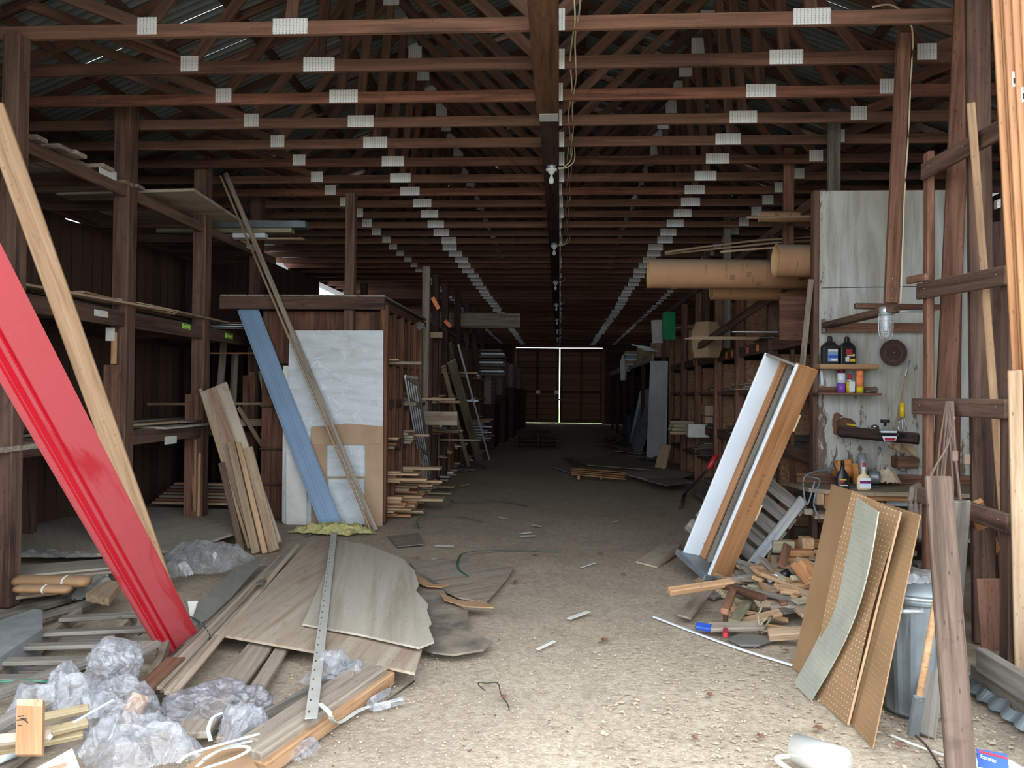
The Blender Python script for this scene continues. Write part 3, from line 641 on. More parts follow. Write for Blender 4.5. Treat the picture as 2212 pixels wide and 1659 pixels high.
# leaning strips inside
B('leaning_batten', 'pale batten leaning diagonally behind the wrapped board', 'batten', at(515, 880, 9.2), at(596, 1010, 8.9), .05, .03, 'pinef')
B('leaning_batten', 'second pale batten leaning behind the wrapped board, higher at its foot', 'batten', at(565, 935, 9.0), at(600, 985, 8.9), .045, .03, 'pinef')
B('leaning_stud', 'greenish curved stud leaning between the wrapped board and the white panel', 'stud', at(566, 800, 9.3), fl(606, 1108, 0.02) * 1 + V((0, .25, 0)), .09, .04, 'green')

_before = set(bpy.data.objects)
# ---- left far rack (solid dividers across, lumber ends to the aisle)
FX = -2.0
rb = rack('divided_lumber_rack', 'long brown lumber rack with plank dividers along the left side of the aisle', (FX, 12, 0))
DY = .44; ND = 26
for k in range(ND):
    y = 9.15 + DY * k
    X('divider', None, None, (-3.5, y, 0), (FX - .05, y + .03, 2.44), 'divider', parent=rb)
    X('divider_stud', None, None, (FX - .05, y - .01, 0), (FX, y + .05, 2.48), 'divider', parent=rb)
    if k % 2 == 0: X('divider_batten', None, None, (FX - .20, y - .025, 0), (FX - .12, y - .001, 2.4), 'dark', parent=rb)
for z_ in (2.5, 1.36, .86):
    X('front_rail', None, None, (FX - .05, 9.1, z_ - .05), (FX - .01, 20.7, z_ + .05), 'divider', parent=rb)
X('front_rail', None, None, (-3.93, 8.93, 2.44), (FX, 8.98, 2.58), 'post', parent=rb)
for k in range(6): X('roof_board', None, None, (-3.93 + .322 * k, 8.95, 2.585), (-3.615 + .322 * k, 20.7, 2.61), 'greyb', parent=rb)
for z_ in (1.83, 1.33, .83, .42): X('shelf', None, None, (-3.5, 9.1, z_ - .02), (FX - .05, 20.7, z_), 'dark', parent=rb)
for k, (x_, y_, zt) in enumerate(((-2.43, 9.07, 3.8), (FX - .02, 11.8, 3.4), (FX, 12.55, 3.4), (FX, 13.6, 3.4), (FX, 15.2, 3.5), (FX, 16.6, 3.45), (FX, 18.2, 3.5), (FX, 20, 3.5), (-3.4, 12.6, 3.5), (-3.6, 14.2, 3.5), (-3.7, 16.0, 3.5), (-3.6, 18, 3.5))):
    X('tall_post', None, None, (x_ - .06, y_ - .06, 0 if x_ > -3 else 2.6), (x_ + .05, y_ + .05, zt), 'post' if k == 0 else 'greyb' if k in (1,) else 'dark', parent=rb)
X('end_post', None, None, (FX - .06, 8.98, 0), (FX + .03, 9.08, 2.5), 'divider', parent=rb)
for y_ in (11.9, 13.2): 
    o = B('flag', 'orange tag', None, (FX + .05, y_, 2.95 if y_ < 12.5 else 2.72), (FX + .14, y_ + .05, 2.78 if y_ < 12.5 else 2.62), .06, .004, 'oran', parent=rb, bev=0)
rk = random.Random(4); cnt = {}
mats = ['pinef', 'pine', 'greyb', 'divider', 'green', 'grey', 'vinyl', 'card']
lv = {'top': 1.83, 'upper': 1.33, 'middle': .83, 'lower': .42, 'floor': .0}
for k in range(26):
    y = 9.15 + DY * k + .05
    for nm, z_ in lv.items():
        pr = {'top': .25 if k < 8 else .85, 'upper': .55, 'middle': .55, 'lower': .5, 'floor': .75}[nm]
        if rk.random() > pr: continue
        near = k < 6
        top = z_; m_ = rk.randint(2, 5) if k < 14 else rk.randint(1, 3)
        if nm == 'floor' and k < 3: m_ = 9
        if nm == 'lower' and k < 2: m_ = 5
        for j in range(m_):
            th = rk.choice([.02, .025, .035, .04]); wd = rk.uniform(.08, .22)
            xe = FX + rk.uniform(.02, .16) + (.32 if rk.random() < .14 else 0) + (rk.uniform(0, .22) if nm == 'floor' and k < 4 else 0)
            mt = rk.choice(['pinef', 'pine', 'pinef', 'cedar', 'pine']) if (k < 3 and nm in ('floor', 'lower')) else rk.choice(mats if k > 7 else mats[:5])
            if k < 3 and nm in ('top', 'upper') : mt = rk.choice(['pinef', 'greyb', 'divider'])
            yy = y + rk.uniform(.0, DY - .08 - wd if wd < DY - .1 else .02)
            tn = {'pinef': 'tan', 'pine': 'pale', 'greyb': 'dusty', 'divider': 'brown', 'green': 'greenish', 'grey': 'grey', 'vinyl': 'white', 'card': 'cardboard-wrapped', 'cedar': 'orange'}[mt]
            X('stored_board', f'{tn} board end, {nth(j+1)} up on the {nm} shelf, {nth(k+1)} bay of the divided rack', 'board', (-3.1, yy, top + .001), (xe, yy + wd, top + th), mt, group='boards in the divided rack')
            top += th + .002
    
X('wide_board', 'wide brown board sticking out at mid height of the divided rack', 'board', (-2.8, 11.55, 1.02), (-1.50, 11.57, 1.22), 'ply')
X('stored_batten', 'long thin batten sticking out at mid height over the ribbed grey board', 'batten', (-3.0, 10.4, .915), (-1.72, 10.46, .945), 'pinef')
X('stored_batten', 'long orange batten sticking out low across the ribbed grey board', 'batten', (-3.0, 9.62, .395), (-1.42, 9.67, .425), 'pine')
X('stored_batten', 'long greenish batten sticking out behind the leaning sticks', 'batten', (-3.0, 13.2, .69), (-1.32, 13.26, .72), 'green')
X('stored_batten', 'thin dark batten sticking out high under the rack top', 'batten', (-3.0, 10.2, 1.40), (-1.35, 10.24, 1.43), 'pinef')
X('paper_roll', 'brown wrapped roll sticking out under the rack top', 'roll', (-2.8, 12.1, 2.35), (-1.82, 12.19, 2.44), 'card')
sheet('plastic_scrap', 'torn white plastic scrap hanging at the rack top corner', 'plastic', (-1.94, 10.9, 2.34), .09, .07, .10, 'filmg', 3, 20)
B('long_beam', 'long grey beam sticking out over the aisle from the top of the divided rack', 'beam', (-3.0, 15.6, 2.96), (-.80, 15.6, 2.95), .30, .10, 'greyb', n=(0, -1, 0))
for k in range(9):
    X('white_siding', f'pale board end stacked on the far left racks, {nth(k+1)} from below', 'board', (-2.9, 19.6 + .1 * (k % 2), 1.95 + .075 * k), (-1.38 - .05 * (k % 3), 20.2, 2.005 + .075 * k), ['grey', 'vinyl', 'grey'][k % 3], group='pale boards far left')
for k in range(11):
    X('white_trim', f'white trim end in the far low pile on the left, {nth(k+1)} from below', 'trim', (-2.9, 17.2 + .07 * (k % 3), .5 + .03 * k), (-1.5 - .09 * (k % 4), 17.26 + .07 * (k % 3), .523 + .03 * k), ['vinyl', 'grey'][k % 2], group='white trim ends far left')
for k in range(6):
    X('board_pile', f'dark pile end at the far left of the aisle, {nth(k+1)} going back', 'pile of boards', (-3.2, 21 + 2.6 * k, 0), (-1.75 + .1 * (k % 3), 22.6 + 2.6 * k, 1.2 + .25 * (k % 3)), 'dark', group='piles far left')
    X('board_pile', f'dark upper pile at the far left of the aisle, {nth(k+1)} going back', 'pile of boards', (-3.2, 21 + 2.6 * k, 1.201 + .25 * (k % 3)), (-1.85 + .1 * (k % 2), 22.8 + 2.6 * k, 2.6), 'greyb', group='piles far left')

for _o in bpy.data.objects:
    if _o not in _before and _o.parent is None: _o.location.y -= .30
# ---- right rack: posts, chipboard pigeonholes, sloping-looking long beams
RX = 2.45
rc = rack('pigeonhole_rack', 'brown rack with chipboard pigeonholes along the right side of the aisle', (RX, 10, 0))
pY = (7.40, 9.02, 10.63, 12.05, 13.75, 15.3, 17.0, 18.3)
for k, y_ in enumerate(pY):
    zt = {0: 3.42, 1: 3.36, 2: 3.36, 3: 3.3}.get(k, 3.3)
    X('post', None, None, (RX - .07, y_ - .05, 0), (RX + .04, y_ + .05, zt), 'redpost' if k != 1 else 'post', parent=rc)
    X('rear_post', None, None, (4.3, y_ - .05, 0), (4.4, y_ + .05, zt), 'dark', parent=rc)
for x_, y_, zt, mt in ((2.55, 7.36, 4.2, 'grey'), (2.45, 8.45, 4.18, 'redpost'), (2.45, 11.5, 4.18, 'grey'), (2.45, 13.1, 4.15, 'post')):
    X('tall_post', None, None, (x_ - .06, y_ - .03, 2.2), (x_ + .05, y_ + .03, zt), mt, parent=rc)
for z_, h in ((3.44, .10), (2.16, .14), (1.56, .05), (.98, .13), (.46, .05)):
    X('front_beam', None, None, (RX - .03, 7.33, z_ - h), (RX + .01, 18.0, z_), 'post' if h > .06 else 'divider', parent=rc)
    if z_ < 3: X('shelf', None, None, (RX + .012, 7.33, z_ - .03), (4.3, 18.0, z_ - .002), 'greyb', parent=rc)
for k, y in enumerate((9.08, 10.69, 12.11, 13.81, 15.36, 17.06, 8.3)):
    for a, b in ((.0, .43), (.462, .84), (.982, 1.5), (1.562, 1.99), (2.142, (3.1, 2.9, 2.95, 2.6, 2.8, 2.8, 2.15)[k])):
        if y == 8.3: continue
        o = X('pigeonhole_divider', None, None, (RX + .02, y, a), (4.2, y + .018, b), 'osb', parent=rc)
    if min(abs(y - q) for q in pY) > .2:
        X('divider_stud', None, None, (RX - .01, y - .015, 0), (RX + .03, y + .03, 3.3 if k % 2 else 2.0), 'divider', parent=rc)
B('diagonal_brace', 'dusty beam', None, at(1758, 578, 7.5), at(1500, 755, 11.5), .09, .05, 'post', n=(-1, 0, 0), parent=rc)
for k, px in enumerate((1503, 1574, 1587, 1620, 1642, 1665)):
    _r2 = ray(px, 770); D = RX * _r2.y / _r2.x; c = V((RX - .035, D, 2.09)); s = .05 + .012 * (k > 2)
    B('orange_tag', 'orange paper tag', None, c - V((0, s, 0)), c + V((0, s, 0)), .085, .004, 'oran', n=(-1, 0, 0), parent=rc, bev=0)
slab('plank_sheet', 'panel of brown boards standing in the upper bay beside the white wall', 'panel', [at(1684, 640, 7.6), at(1748, 640, 7.6), at(1748, 735, 7.6), at(1684, 735, 7.6)], .03, 'divider')
B('leaning_strip', 'curved grey strip leaning beside the painted wall', 'strip', at(1752, 603, 7.15), at(1733, 790, 7.15), .05, .012, 'greyb', n=(0, -1, 0))
# things on the right rack shelves
rk = random.Random(9)
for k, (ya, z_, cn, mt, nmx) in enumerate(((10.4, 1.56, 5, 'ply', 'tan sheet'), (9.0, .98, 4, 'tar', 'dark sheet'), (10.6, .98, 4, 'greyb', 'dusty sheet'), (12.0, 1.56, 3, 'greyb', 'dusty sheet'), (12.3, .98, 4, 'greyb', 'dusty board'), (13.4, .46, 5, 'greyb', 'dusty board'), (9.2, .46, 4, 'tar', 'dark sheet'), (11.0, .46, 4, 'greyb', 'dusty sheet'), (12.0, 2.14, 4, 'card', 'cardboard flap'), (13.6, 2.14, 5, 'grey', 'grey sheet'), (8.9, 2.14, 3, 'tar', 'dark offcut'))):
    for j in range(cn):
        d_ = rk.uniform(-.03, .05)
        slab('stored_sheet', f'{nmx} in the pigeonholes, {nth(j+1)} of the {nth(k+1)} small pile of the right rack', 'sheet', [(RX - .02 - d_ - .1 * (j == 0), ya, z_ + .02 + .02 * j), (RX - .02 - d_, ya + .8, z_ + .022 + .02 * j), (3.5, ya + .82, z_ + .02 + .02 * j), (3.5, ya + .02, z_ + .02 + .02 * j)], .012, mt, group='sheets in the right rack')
for k in range(4):
    X('stored_batten', f'thin pale batten sticking out above the orange tags, {nth(k+1)} from below', 'batten', (at(1476 + 6 * k, 745, 9.4).x, 9.3 + .05 * k, 2.17 + .012 * k), (3.4, 9.33 + .05 * k, 2.18 + .012 * k), 'pinef', group='battens above the orange tags')
X('vinyl_strip', 'white strip lying above the orange tags beside the pale battens', 'strip', (at(1580, 730, 8.9).x, 8.85, 2.22), (3.3, 8.9, 2.232), 'vinyl')
X('wood_block', 'orange wood block end lying on boards in the right rack', 'block', (RX + .04, 9.0, 2.30), (3.0, 9.12, 2.42), 'cedar')
o = lathe('cardboard_sleeve', 'bulging tan cardboard sleeve standing above the orange tags', 'cardboard sleeve', [(.20, -.26), (.25, -.1), (.25, .12), (.17, .26), (.0, .27)], T(at(1524, 735, 11.4)) @ M.Rotation(math.radians(30), 4, 'Z'), 'card', 6, sm=False)
for k in range(4):
    for j in range(3):
        X('greenish_stud', f'greenish stud end in the stack beside the white door, {nth(j+1)} row {nth(k+1)} up', 'stud', (2.02 + .03 * ((k + j) % 3), 14.2 + .11 * j, .78 + .065 * k), (3.3, 14.3 + .11 * j, .838 + .065 * k), 'green' if k > 0 else 'pine', group='stud ends beside the white door')
for k in range(4):
    X('stored_board', f'dusty board in the pile beside the studs, {nth(k+1)} from below', 'board', (2.2 + .05 * k, 12.7, .62 + .03 * k), (3.3, 13.05, .64 + .03 * k), 'greyb', group='boards beside the studs')
t = X('blue_box', 'small tan and blue cardboard box on a middle shelf of the right rack', 'box', (2.33, 12.5, 1.05), (2.62, 12.75, 1.16), 'card'); X('blue_panel', 'blue printed face', None, (2.45, 12.495, 1.055), (2.615, 12.5, 1.155), 'bluep', parent=t)
X('cardboard_carton', 'open cardboard carton over the blue box in the right rack', 'carton', (2.36, 12.7, 1.17), (2.8, 13.1, 1.34), 'card')
X('cardboard_carton', 'pale carton hanging low beside the studs', 'carton', (2.15, 13.0, .80), (2.5, 13.2, 1.02), 'paper')
for k in range(9):
    X('vinyl_tile', f'grey tile in the stack on the floor of the right rack, {nth(k+1)} from below', 'tile', (2.12 + .004 * (k % 3), 11.0, .10 + .022 * k), (2.62, 11.5, .12 + .022 * k), 'grey', group='tiles low at the right rack')
X('tile_pallet', 'flat board under the stack of grey tiles', 'board', (1.98, 10.7, .05), (2.7, 11.7, .095), 'greyb')
t = thing('red_handled_tool', 'long bar with a red handle leaning on the right rack', 'tool', fl(1450, 1100))
a = fl(1478, 1068) ; b = at(1530, 1012, 8.2); c = at(1548, 983, 8.25)
tube('shaft', None, None, [a, (a + b) / 2, b], .016, 'rust', parent=t); tube('handle', 'red handle', None, [b, c], .028, 'redp', parent=t, k=1)
tube('fork', None, None, [a, fl(1470, 1095, .03)], .02, 'rust', parent=t, k=1)
for k, (ya, xa, sz) in enumerate(((9.4, 2.05, .6), (9.8, 2.15, .5), (10.4, 2.2, .4))):
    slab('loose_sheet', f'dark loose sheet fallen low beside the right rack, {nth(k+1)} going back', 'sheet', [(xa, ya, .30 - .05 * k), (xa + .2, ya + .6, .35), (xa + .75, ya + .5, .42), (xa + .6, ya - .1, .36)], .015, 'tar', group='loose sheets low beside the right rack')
# cardboard tubes
def ctube(lab, px, py, D, r, xe, dy=0.0):
    c = at(px, py, D); L = xe - c.x
    mw = frame(c, V((0, -1, 0)), V((L, dy, -.02)))
    t = thing('cardboard_tube', lab, 'cardboard tube', c, 'cardboard tubes in the right rack')
    lathe('tube_wall', None, None, [(r, 0), (r, L), (r - .012, L), (r - .012, 0), (r, 0)], mw, 'tube', 40, parent=t, cap=False)
    lathe('tube_lining', 'pale inside face', None, [(r - .013, .002), (r - .013, L)], mw, 'tubein', 40, parent=t, cap=False)
    lathe('tube_rim', 'pale cut rim', None, [(r + .001, -.001), (r + .001, .004), (r - .013, .004), (r - .013, -.001), (r + .001, -.001)], mw, 'tubein', 40, parent=t, cap=False)
    rr = random.Random(int(px))
    mk = []
    for q in range(int(9 * L)):
        z0 = rr.uniform(.08, L - .06); th0 = rr.uniform(math.pi * .2, math.pi * .72)
        if rr.random() < .25: mk.append((z0 + .06, th0, .045, .05))
        for e in range(rr.randint(4, 9)): mk.append((z0 + rr.uniform(-.003, .003), th0 + .11 * e, rr.choice([.008, .014, .016]), .010))
    for z0, th, h, ww in mk[:90]:
        loc = mw @ V((r * math.sin(th - math.pi / 2 + math.pi / 2) + 0, 0, 0))
        nrm = (mw.to_3x3() @ V((math.sin(th), math.cos(th) * 1, 0))).normalized()
        if nrm.y > -.15: continue
        p = mw @ V((0, 0, z0)) + nrm * (r + .0006); tg = V((1, 0, 0)).cross(nrm).normalized()
        o = B('print_mark', None, None, p - tg * ww / 2, p + tg * ww / 2, h, .0015, 'inkb', n=nrm, parent=t, bev=0)
    return t
ctube('long open cardboard tube sticking furthest into the aisle', 1400, 591, 7.9, .148, 3.9)
ctube('open cardboard tube resting above the long one beside the painted wall', 1675, 563, 7.45, .155, 3.6)
ctube('cardboard tube with printed bands under the long one', 1537, 622, 8.35, .128, 3.7)
ctube('thin cardboard tube end high on the right rack', 1640, 468, 8.0, .055, 3.8)
for k, (xa, ya, xb, yb, D) in enumerate(((1436, 545, 1630, 520, 8.7), (1436, 549, 1680, 524, 8.8), (1556, 544, 1660, 536, 8.4), (1612, 470, 1740, 468, 7.8))):
    tube('thin_stick', f'long thin stick lying above the cardboard tubes, {nth(k+1)} from the aisle', 'stick', [at(xa, ya, D), at(xb, yb, D), at(xb, yb, D) + V((.8, 0, .05))], .013, 'pinef', group='sticks above the tubes', k=2, n=6)

# far right: second rack with high shelf, bags, door
rd = rack('high_shelf_rack', 'dark rack with a high shelf loaded with bags at the far right', (2.4, 22, 0))
for y_ in (18.5, 21, 24, 27, 30, 33): X('post', None, None, (2.2, y_ - .06, 0), (2.3, y_ + .06, 2.3), 'dark', parent=rd)
X('front_beam', None, None, (2.15, 18.15, 2.28), (2.2, 34, 2.48), 'greyb', parent=rd)
X('shelf', None, None, (2.21, 18.15, 2.36), (4.2, 34, 2.40), 'dark', parent=rd)
for z_ in (.5, 1.1, 1.7): X('lower_shelf', None, None, (2.5, 19, z_), (4.2, 34, z_ + .03), 'dark', parent=rd)
def qd(pts_d): return [at(x, y, d) for x, y, d in pts_d]
t = slab('loose_door', 'tall grey-white door leaning at the far right beside the studs', 'door', qd([(1405, 780, 18.0), (1440, 780, 17.4), (1436, 978, 17.0), (1396, 993, 17.55)]), .04, 'white')
lathe('green_bag', 'bright green plastic bag upright on the high shelf at the right', 'bag', [(0, 0), (.16, .005), (.165, .2), (.15, .55), (.0, .56)], at(1444, 735, 15.5) and T(at(1444, 735, 15.5)) @ M.Rotation(.85, 4, 'Z'), 'greenbag', 4, sm=False)
lathe('white_bag', 'white plastic bag beside the green one on the high shelf', 'bag', [(0, 0), (.11, .005), (.13, .25), (.14, .48), (.0, .49)], T(at(1421, 742, 16.2)) @ M.Rotation(.6, 4, 'Z'), 'paper', 5, sm=False)
X('cardboard_carton', 'brown carton on the high shelf behind the bags', 'carton', (2.35, 19.2, 2.42), (3.2, 20.2, 2.86), 'card')
X('cardboard_carton', 'second brown carton on the high shelf further back', 'carton', (2.15, 21, 2.42), (2.7, 21.8, 2.80), 'card')
for k in range(6):
    X('stored_packet', f'pale packet end on the far end of the high shelf, {nth(k+1)} up', 'packet', (1.88 + .03 * (k % 2), 22.6, 2.36 + .07 * k), (2.9, 23.2, 2.42 + .07 * k), ['paper', 'card', 'vinyl', 'blue'][k % 4], group='packets on the high shelf')
bag('white_bag', 'torn white bag hanging over the far end of the high shelf', 'bag', (1.85, 22.6, 2.22), (.10, .12, .36), 'paper', 8, 4, rough=.4)
bag('white_bag', 'white rag of plastic hanging under the high shelf beam', 'bag', at(1357, 790, 24.3), (.07, .05, .22), 'paper', 9, 3, rough=.3)
for k in range(3): tube('white_stick', f'white stick sticking out from the high shelf, {nth(k+1)} from above', 'stick', [at(1365 + 12 * k, 745 + 5 * k, 17.5), at(1405 + 8 * k, 751 + 4 * k, 17.7)], .016, 'vinyl', group='white sticks on the high shelf', k=1, n=6)
o = lathe('blue_barrel', 'dark blue barrel far back at the right', 'barrel', [(.0, 0), (.27, 0), (.28, .3), (.28, .6), (.26, .85), (0, .86)], T(2.35, 24.5, 0), 'barrel', 20)
for k in range(6):
    B('leaning_sheet', f'dark metal sheet leaning behind the white door, {nth(k+1)} going back', 'sheet', (1.95 + .05 * k, 19.5 + .8 * k, 0), (2.45 + .02 * k, 19.7 + .8 * k, 1.5 + .15 * (k % 2)), .3, .02, 'galvd', n=(-1, -.6, 0), group='dark sheets behind the white door')
rk = random.Random(17)
for k in range(26):
    x = rk.uniform(1.3, 2.3); y = rk.uniform(16.8, 26)
    B('floor_scrap', f'dark board scrap on the floor far right, {nth(k+1)} going back', 'scrap', (x, y, .03 + .01 * (k % 5)), (x + rk.uniform(-.5, .5), y + rk.uniform(.2, .9), .05 + .02 * (k % 6)), rk.uniform(.1, .5), .02, rk.choice(['dark', 'greyb', 'tar']), n=(0, 0, 1), group='floor scraps far right')
# pallet stack far, sheets mid floor
for k in range(3):
    t = thing('far_pallet', f'dark wooden pallet far down the aisle, {nth(k+1)} in its stack', 'pallet', (-.6, 21.5, .12 * k), 'stacked pallets down the aisle')
    for q in range(6): X('slat', None, None, (-1.2, 21.0 + .2 * q, .10 + .12 * k), (.0, 21.12 + .2 * q, .118 + .12 * k), 'dark', parent=t)
    for q in (-1.15, -.6, -.07): X('stringer', None, None, (q, 21.0, .01 + .12 * k), (q + .05, 22.2, .10 + .12 * k), 'dark', parent=t)
X('dark_box', 'small dark lump on the floor before the far doors', 'box', (-1.0, 26, 0), (-.3, 26.4, .25), 'dark')
Z_ = [.05, .07, .09, .11, .13]
sheets = [([(1212, 990), (1290, 988), (1235, 1022), (1190, 1008)], 'plyg'), ([(1215, 988), (1330, 990), (1400, 1010), (1395, 1022), (1240, 1010)], 'greyb'), ([(1220, 989), (1335, 991), (1420, 1012), (1405, 1020), (1250, 1008)], 'tar'), ([(1232, 987), (1330, 987), (1425, 1004), (1430, 1016), (1270, 1004)], 'greyb'), ([(1345, 1022), (1440, 1012), (1500, 1022), (1450, 1040), (1390, 1034)], 'plyg'), ([(1390, 1036), (1470, 1030), (1495, 1040), (1440, 1048)], 'greyb')]
for k, (pp, mt) in enumerate(sheets):
    slab('fallen_sheet', f'dusty sheet lying on the aisle floor before the white door, {nth(k+1)} from below', 'sheet', [fl(x, y, .04 + .022 * k) for x, y in pp], .015, mt, group='sheets on the aisle floor')
t = thing('small_pallet', 'orange-brown slatted pallet lying on the aisle floor under the dusty sheets', 'pallet', fl(1300, 1025))
for k in range(4): B('slat', None, None, fl(1236, 1012 + 4 * k, .09), fl(1352, 1020 + 5 * k, .09), .07, .02, 'cedar', n=(0, 0, 1), parent=t)
for px in (1250, 1298, 1345): B('block', None, None, fl(px, 1016, .045), fl(px, 1032, .045), .05, .07, 'cedar', n=(0, 0, 1), parent=t)
X('white_packet', 'small white plastic scrap beside the dusty sheets', 'scrap', tuple(fl(1392, 1020)), tuple(fl(1404, 1016, .09) + V((0, .05, 0))), 'paper')
B('short_board', 'short board leaning against the right rack beside the white door', 'board', fl(1424, 1022), at(1438, 960, 15.0), .22, .03, 'pinef', n=(-.4, -1, .3))
# broom
t = thing('broom', 'broom with an orange head standing far left of the aisle', 'broom', fl(1078, 953))
a = fl(1077, 952, .0); tube('handle', None, None, [a + V((0, 0, .3)), a + V((-.0, .1, 1.4))], .02, 'cedar', parent=t, k=1)
lathe('bristles', 'orange flared bristles', None, [(.19, .0), (.17, .06), (.05, .26), (.03, .32), (0, .33)], T(a), 'orangep', 20, parent=t, sx=1, sy=.35)
# ================================================================== leaning things on the left
# red painted siding board: foot on the floor, top against the front wall head
def R3(px, py, D): return at(px, py, D)
a0, a1 = fl(352, 1422), fl(436, 1398)
p0 = fl(355, 1424, .0); p3 = at(436, 1385, 4.45); dr_ = (at(0, 815, 2.8) - p0).normalized()
wr_ = p3 - p0; wr_ = wr_ - dr_ * wr_.dot(dr_) * .6; p3 = p0 + wr_
p1 = p0 + dr_ * 3.35; p2 = p3 + dr_ * 3.35
t = slab('red_siding_board', 'long bright red grooved siding panel leaning in the front, dusty with wet streaks', 'siding panel', [p0, p1, p2, p3], .022, 'red', xax=dr_)
nn = (p1 - p0).cross(p3 - p0).normalized(); nn = nn if nn.dot(EYE - p0) > 0 else -nn
for f, w_ in ((.10, .006), (.165, .006), (.20, .010), (.335, .007), (.36, .006)):
    q0 = p0.lerp(p3, f) + nn * .0005; q1 = p1.lerp(p2, f) + nn * .0005
    B('groove', 'glossier bright red groove', None, q0, q1, w_ * 1.6, .003, 'redg', n=nn, parent=t, bev=0)
tube('strap_round_panel', 'thin dark strap looped round the foot of the red panel', 'strap', [fl(300, 1372, .02), at(330, 1355, 4.28), at(380, 1333, 4.38), at(412, 1333, 4.44), at(440, 1352, 4.5), fl(454, 1378, .1), fl(448, 1420, .02), fl(425, 1440, .01)], .005, 'strapd')
# pale two-by-four behind it
a = fl(356, 1278, .0); b = at(-20, 225, 4.4)
B('leaning_timber', 'long pale two-by-four leaning behind the red panel', 'timber', a, b, .135, .045, 'pine', n=(.35, -1, .1))
# long stick from high to the white panel's foot
a = fl(812, 1146, .0); b = at(487, 374, 8.75)
m_ = a.lerp(b, .3)
B('leaning_strip', 'very long brown strip leaning diagonally across the white panel', 'strip', a, b, .055, .022, 'greyb', n=(-.1, -1, .2))
B('leaning_strip', 'second narrow light brown strip leaning beside the very long one', 'strip', a + V((-.05, -.02, 0)), b + V((-.06, .0, -.03)), .02, .03, 'pinef', n=(-.1, -1, .2))
# white panel with cardboard
_pl, _pr = fl(611, 1131), fl(826, 1134)
pw = [_pl, at(626, 714, _pl.y + .05), at(828, 714, _pr.y + .05), _pr]
t = slab('white_sheet', 'large scuffed white sheet standing against the end of the divided rack', 'sheet', pw, .02, 'scuff')
slab('back_sheet', None, None, [at(609, 1128, _pl.y + .03), at(612, 790, _pl.y + .06), at(640, 790, _pl.y + .06), at(668, 1130, _pl.y + .02)], .01, 'paper', parent=t)
def cw(x, y, dd=.03):
    f = (1132 - y) / (1132 - 714); return at(x, y, _pl.y + (_pr.y - _pl.y) * (x - 611) / 215 - dd + .05 * f)
card_ = slab('cardboard_sleeve', 'brown cardboard wrapping round the lower half of the white sheet', 'cardboard', [cw(672, 1140), cw(672, 924), cw(750, 918), cw(828, 922), cw(826, 1140)], .006, 'card',
     holes=[[cw(706, 961), cw(789, 961), cw(789, 1029), cw(706, 1029)], [cw(708, 1033), cw(788, 1033), cw(788, 1136), cw(708, 1136)]])
slab('flap', 'creased flap', None, [cw(672, 960, .04), cw(673, 922, .045), cw(750, 915, .045), cw(827, 921, .045), cw(822, 958, .04), cw(790, 961, .04)], .004, 'card', parent=card_)
B('white_strip', None, None, cw(640, 1136, .02), cw(641, 930, .02), .24, .01, 'paper', parent=t)
# blue board
a = fl(718, 1141, 0); b = at(533, 662, 8.72)
t = B('blue_board', 'long pale blue painted board leaning in front of the white sheet', 'board', a, b, .235, .02, 'blue', n=(-.05, -1, .25))
mw = WM[t.name]; L = (b - a).length
for q in (-.105, -.02, .015, .09, .10): 
    B('groove_line', 'darker groove', None, mw @ V((-L / 2, q, .0103)), mw @ V((L / 2, q, .0103)), .003, .001, 'cordg', n=mw.to_3x3() @ V((0, 0, 1)), parent=t, bev=0)
# wrapped bundle of boards
t = thing('wrapped_board', 'thick dusty grey-brown board with torn clear wrap leaning on the left rack', 'board', fl(575, 1188))
B('board', None, None, fl(578, 1184), at(462, 838, 8.0), .29, .05, 'ply', n=(.1, -1, .35), parent=t)
B('cardboard_edge', None, None, fl(540, 1186) , at(434, 842, 8.0), .03, .055, 'card', n=(.1, -1, .35), parent=t)
strap('tape_band', 'clear tape band', None, [at(486, 1022, 7.6), at(520, 1014, 7.55), at(540, 1030, 7.6)], .05, .004, 'filmg', parent=t, up=V((0, -1, 0)))
a = [(556, 1193, 498, 954, 7.75, .075, 'pinef', 'tan'), (578, 1192, 515, 957, 7.78, .05, 'pine', 'pale'), (600, 1186, 535, 968, 7.8, .10, 'pinef', 'light brown'), (533, 1184, 478, 1000, 7.7, .06, 'post', 'dark brown')]
for k, (x0, y0, x1, y1, D, w_, mt, tn) in enumerate(a):
    B('leaning_board', f'{tn} board leaning on the wrapped grey-brown board, {nth(k+1)} of four', 'board', fl(x0, y0) + V((0, -.03 - .03 * k, 0)), at(x1, y1, D - .12 - .03 * k), w_, .03, mt, n=(.1, -1, .35), group='boards leaning on the wrapped board')
# grey ribbed board
a = fl(927, 1050); b = at(889, 814, 9.35)
t = B('ribbed_board', 'grey board with raised white ribs leaning on the divided rack', 'board', a, b, .165, .04, 'grey', n=(.05, -1, .25))
mw = WM[t.name]; L = (b - a).length
for s0, s1 in ((.06, .36), (.42, .78), (.84, .96)):
    for q in (-.045, -.015, .015, .045): B('rib', 'raised white rib', None, mw @ V((-L / 2 + L * s0 + q, q, .022)), mw @ V((-L / 2 + L * s1 + q, q, .022)), .013, .008, 'vinyl', n=mw.to_3x3() @ V((0, 0, 1)), parent=t)
B('white_edge', 'white edge', None, mw @ V((-L / 2, .078 if (mw.to_3x3() @ V((0, 1, 0))).x < 0 else -.078, .001)), mw @ V((L / 2, .078 if (mw.to_3x3() @ V((0, 1, 0))).x < 0 else -.078, .001)), .022, .044, 'vinyl', n=mw.to_3x3() @ V((0, 0, 1)), parent=t)
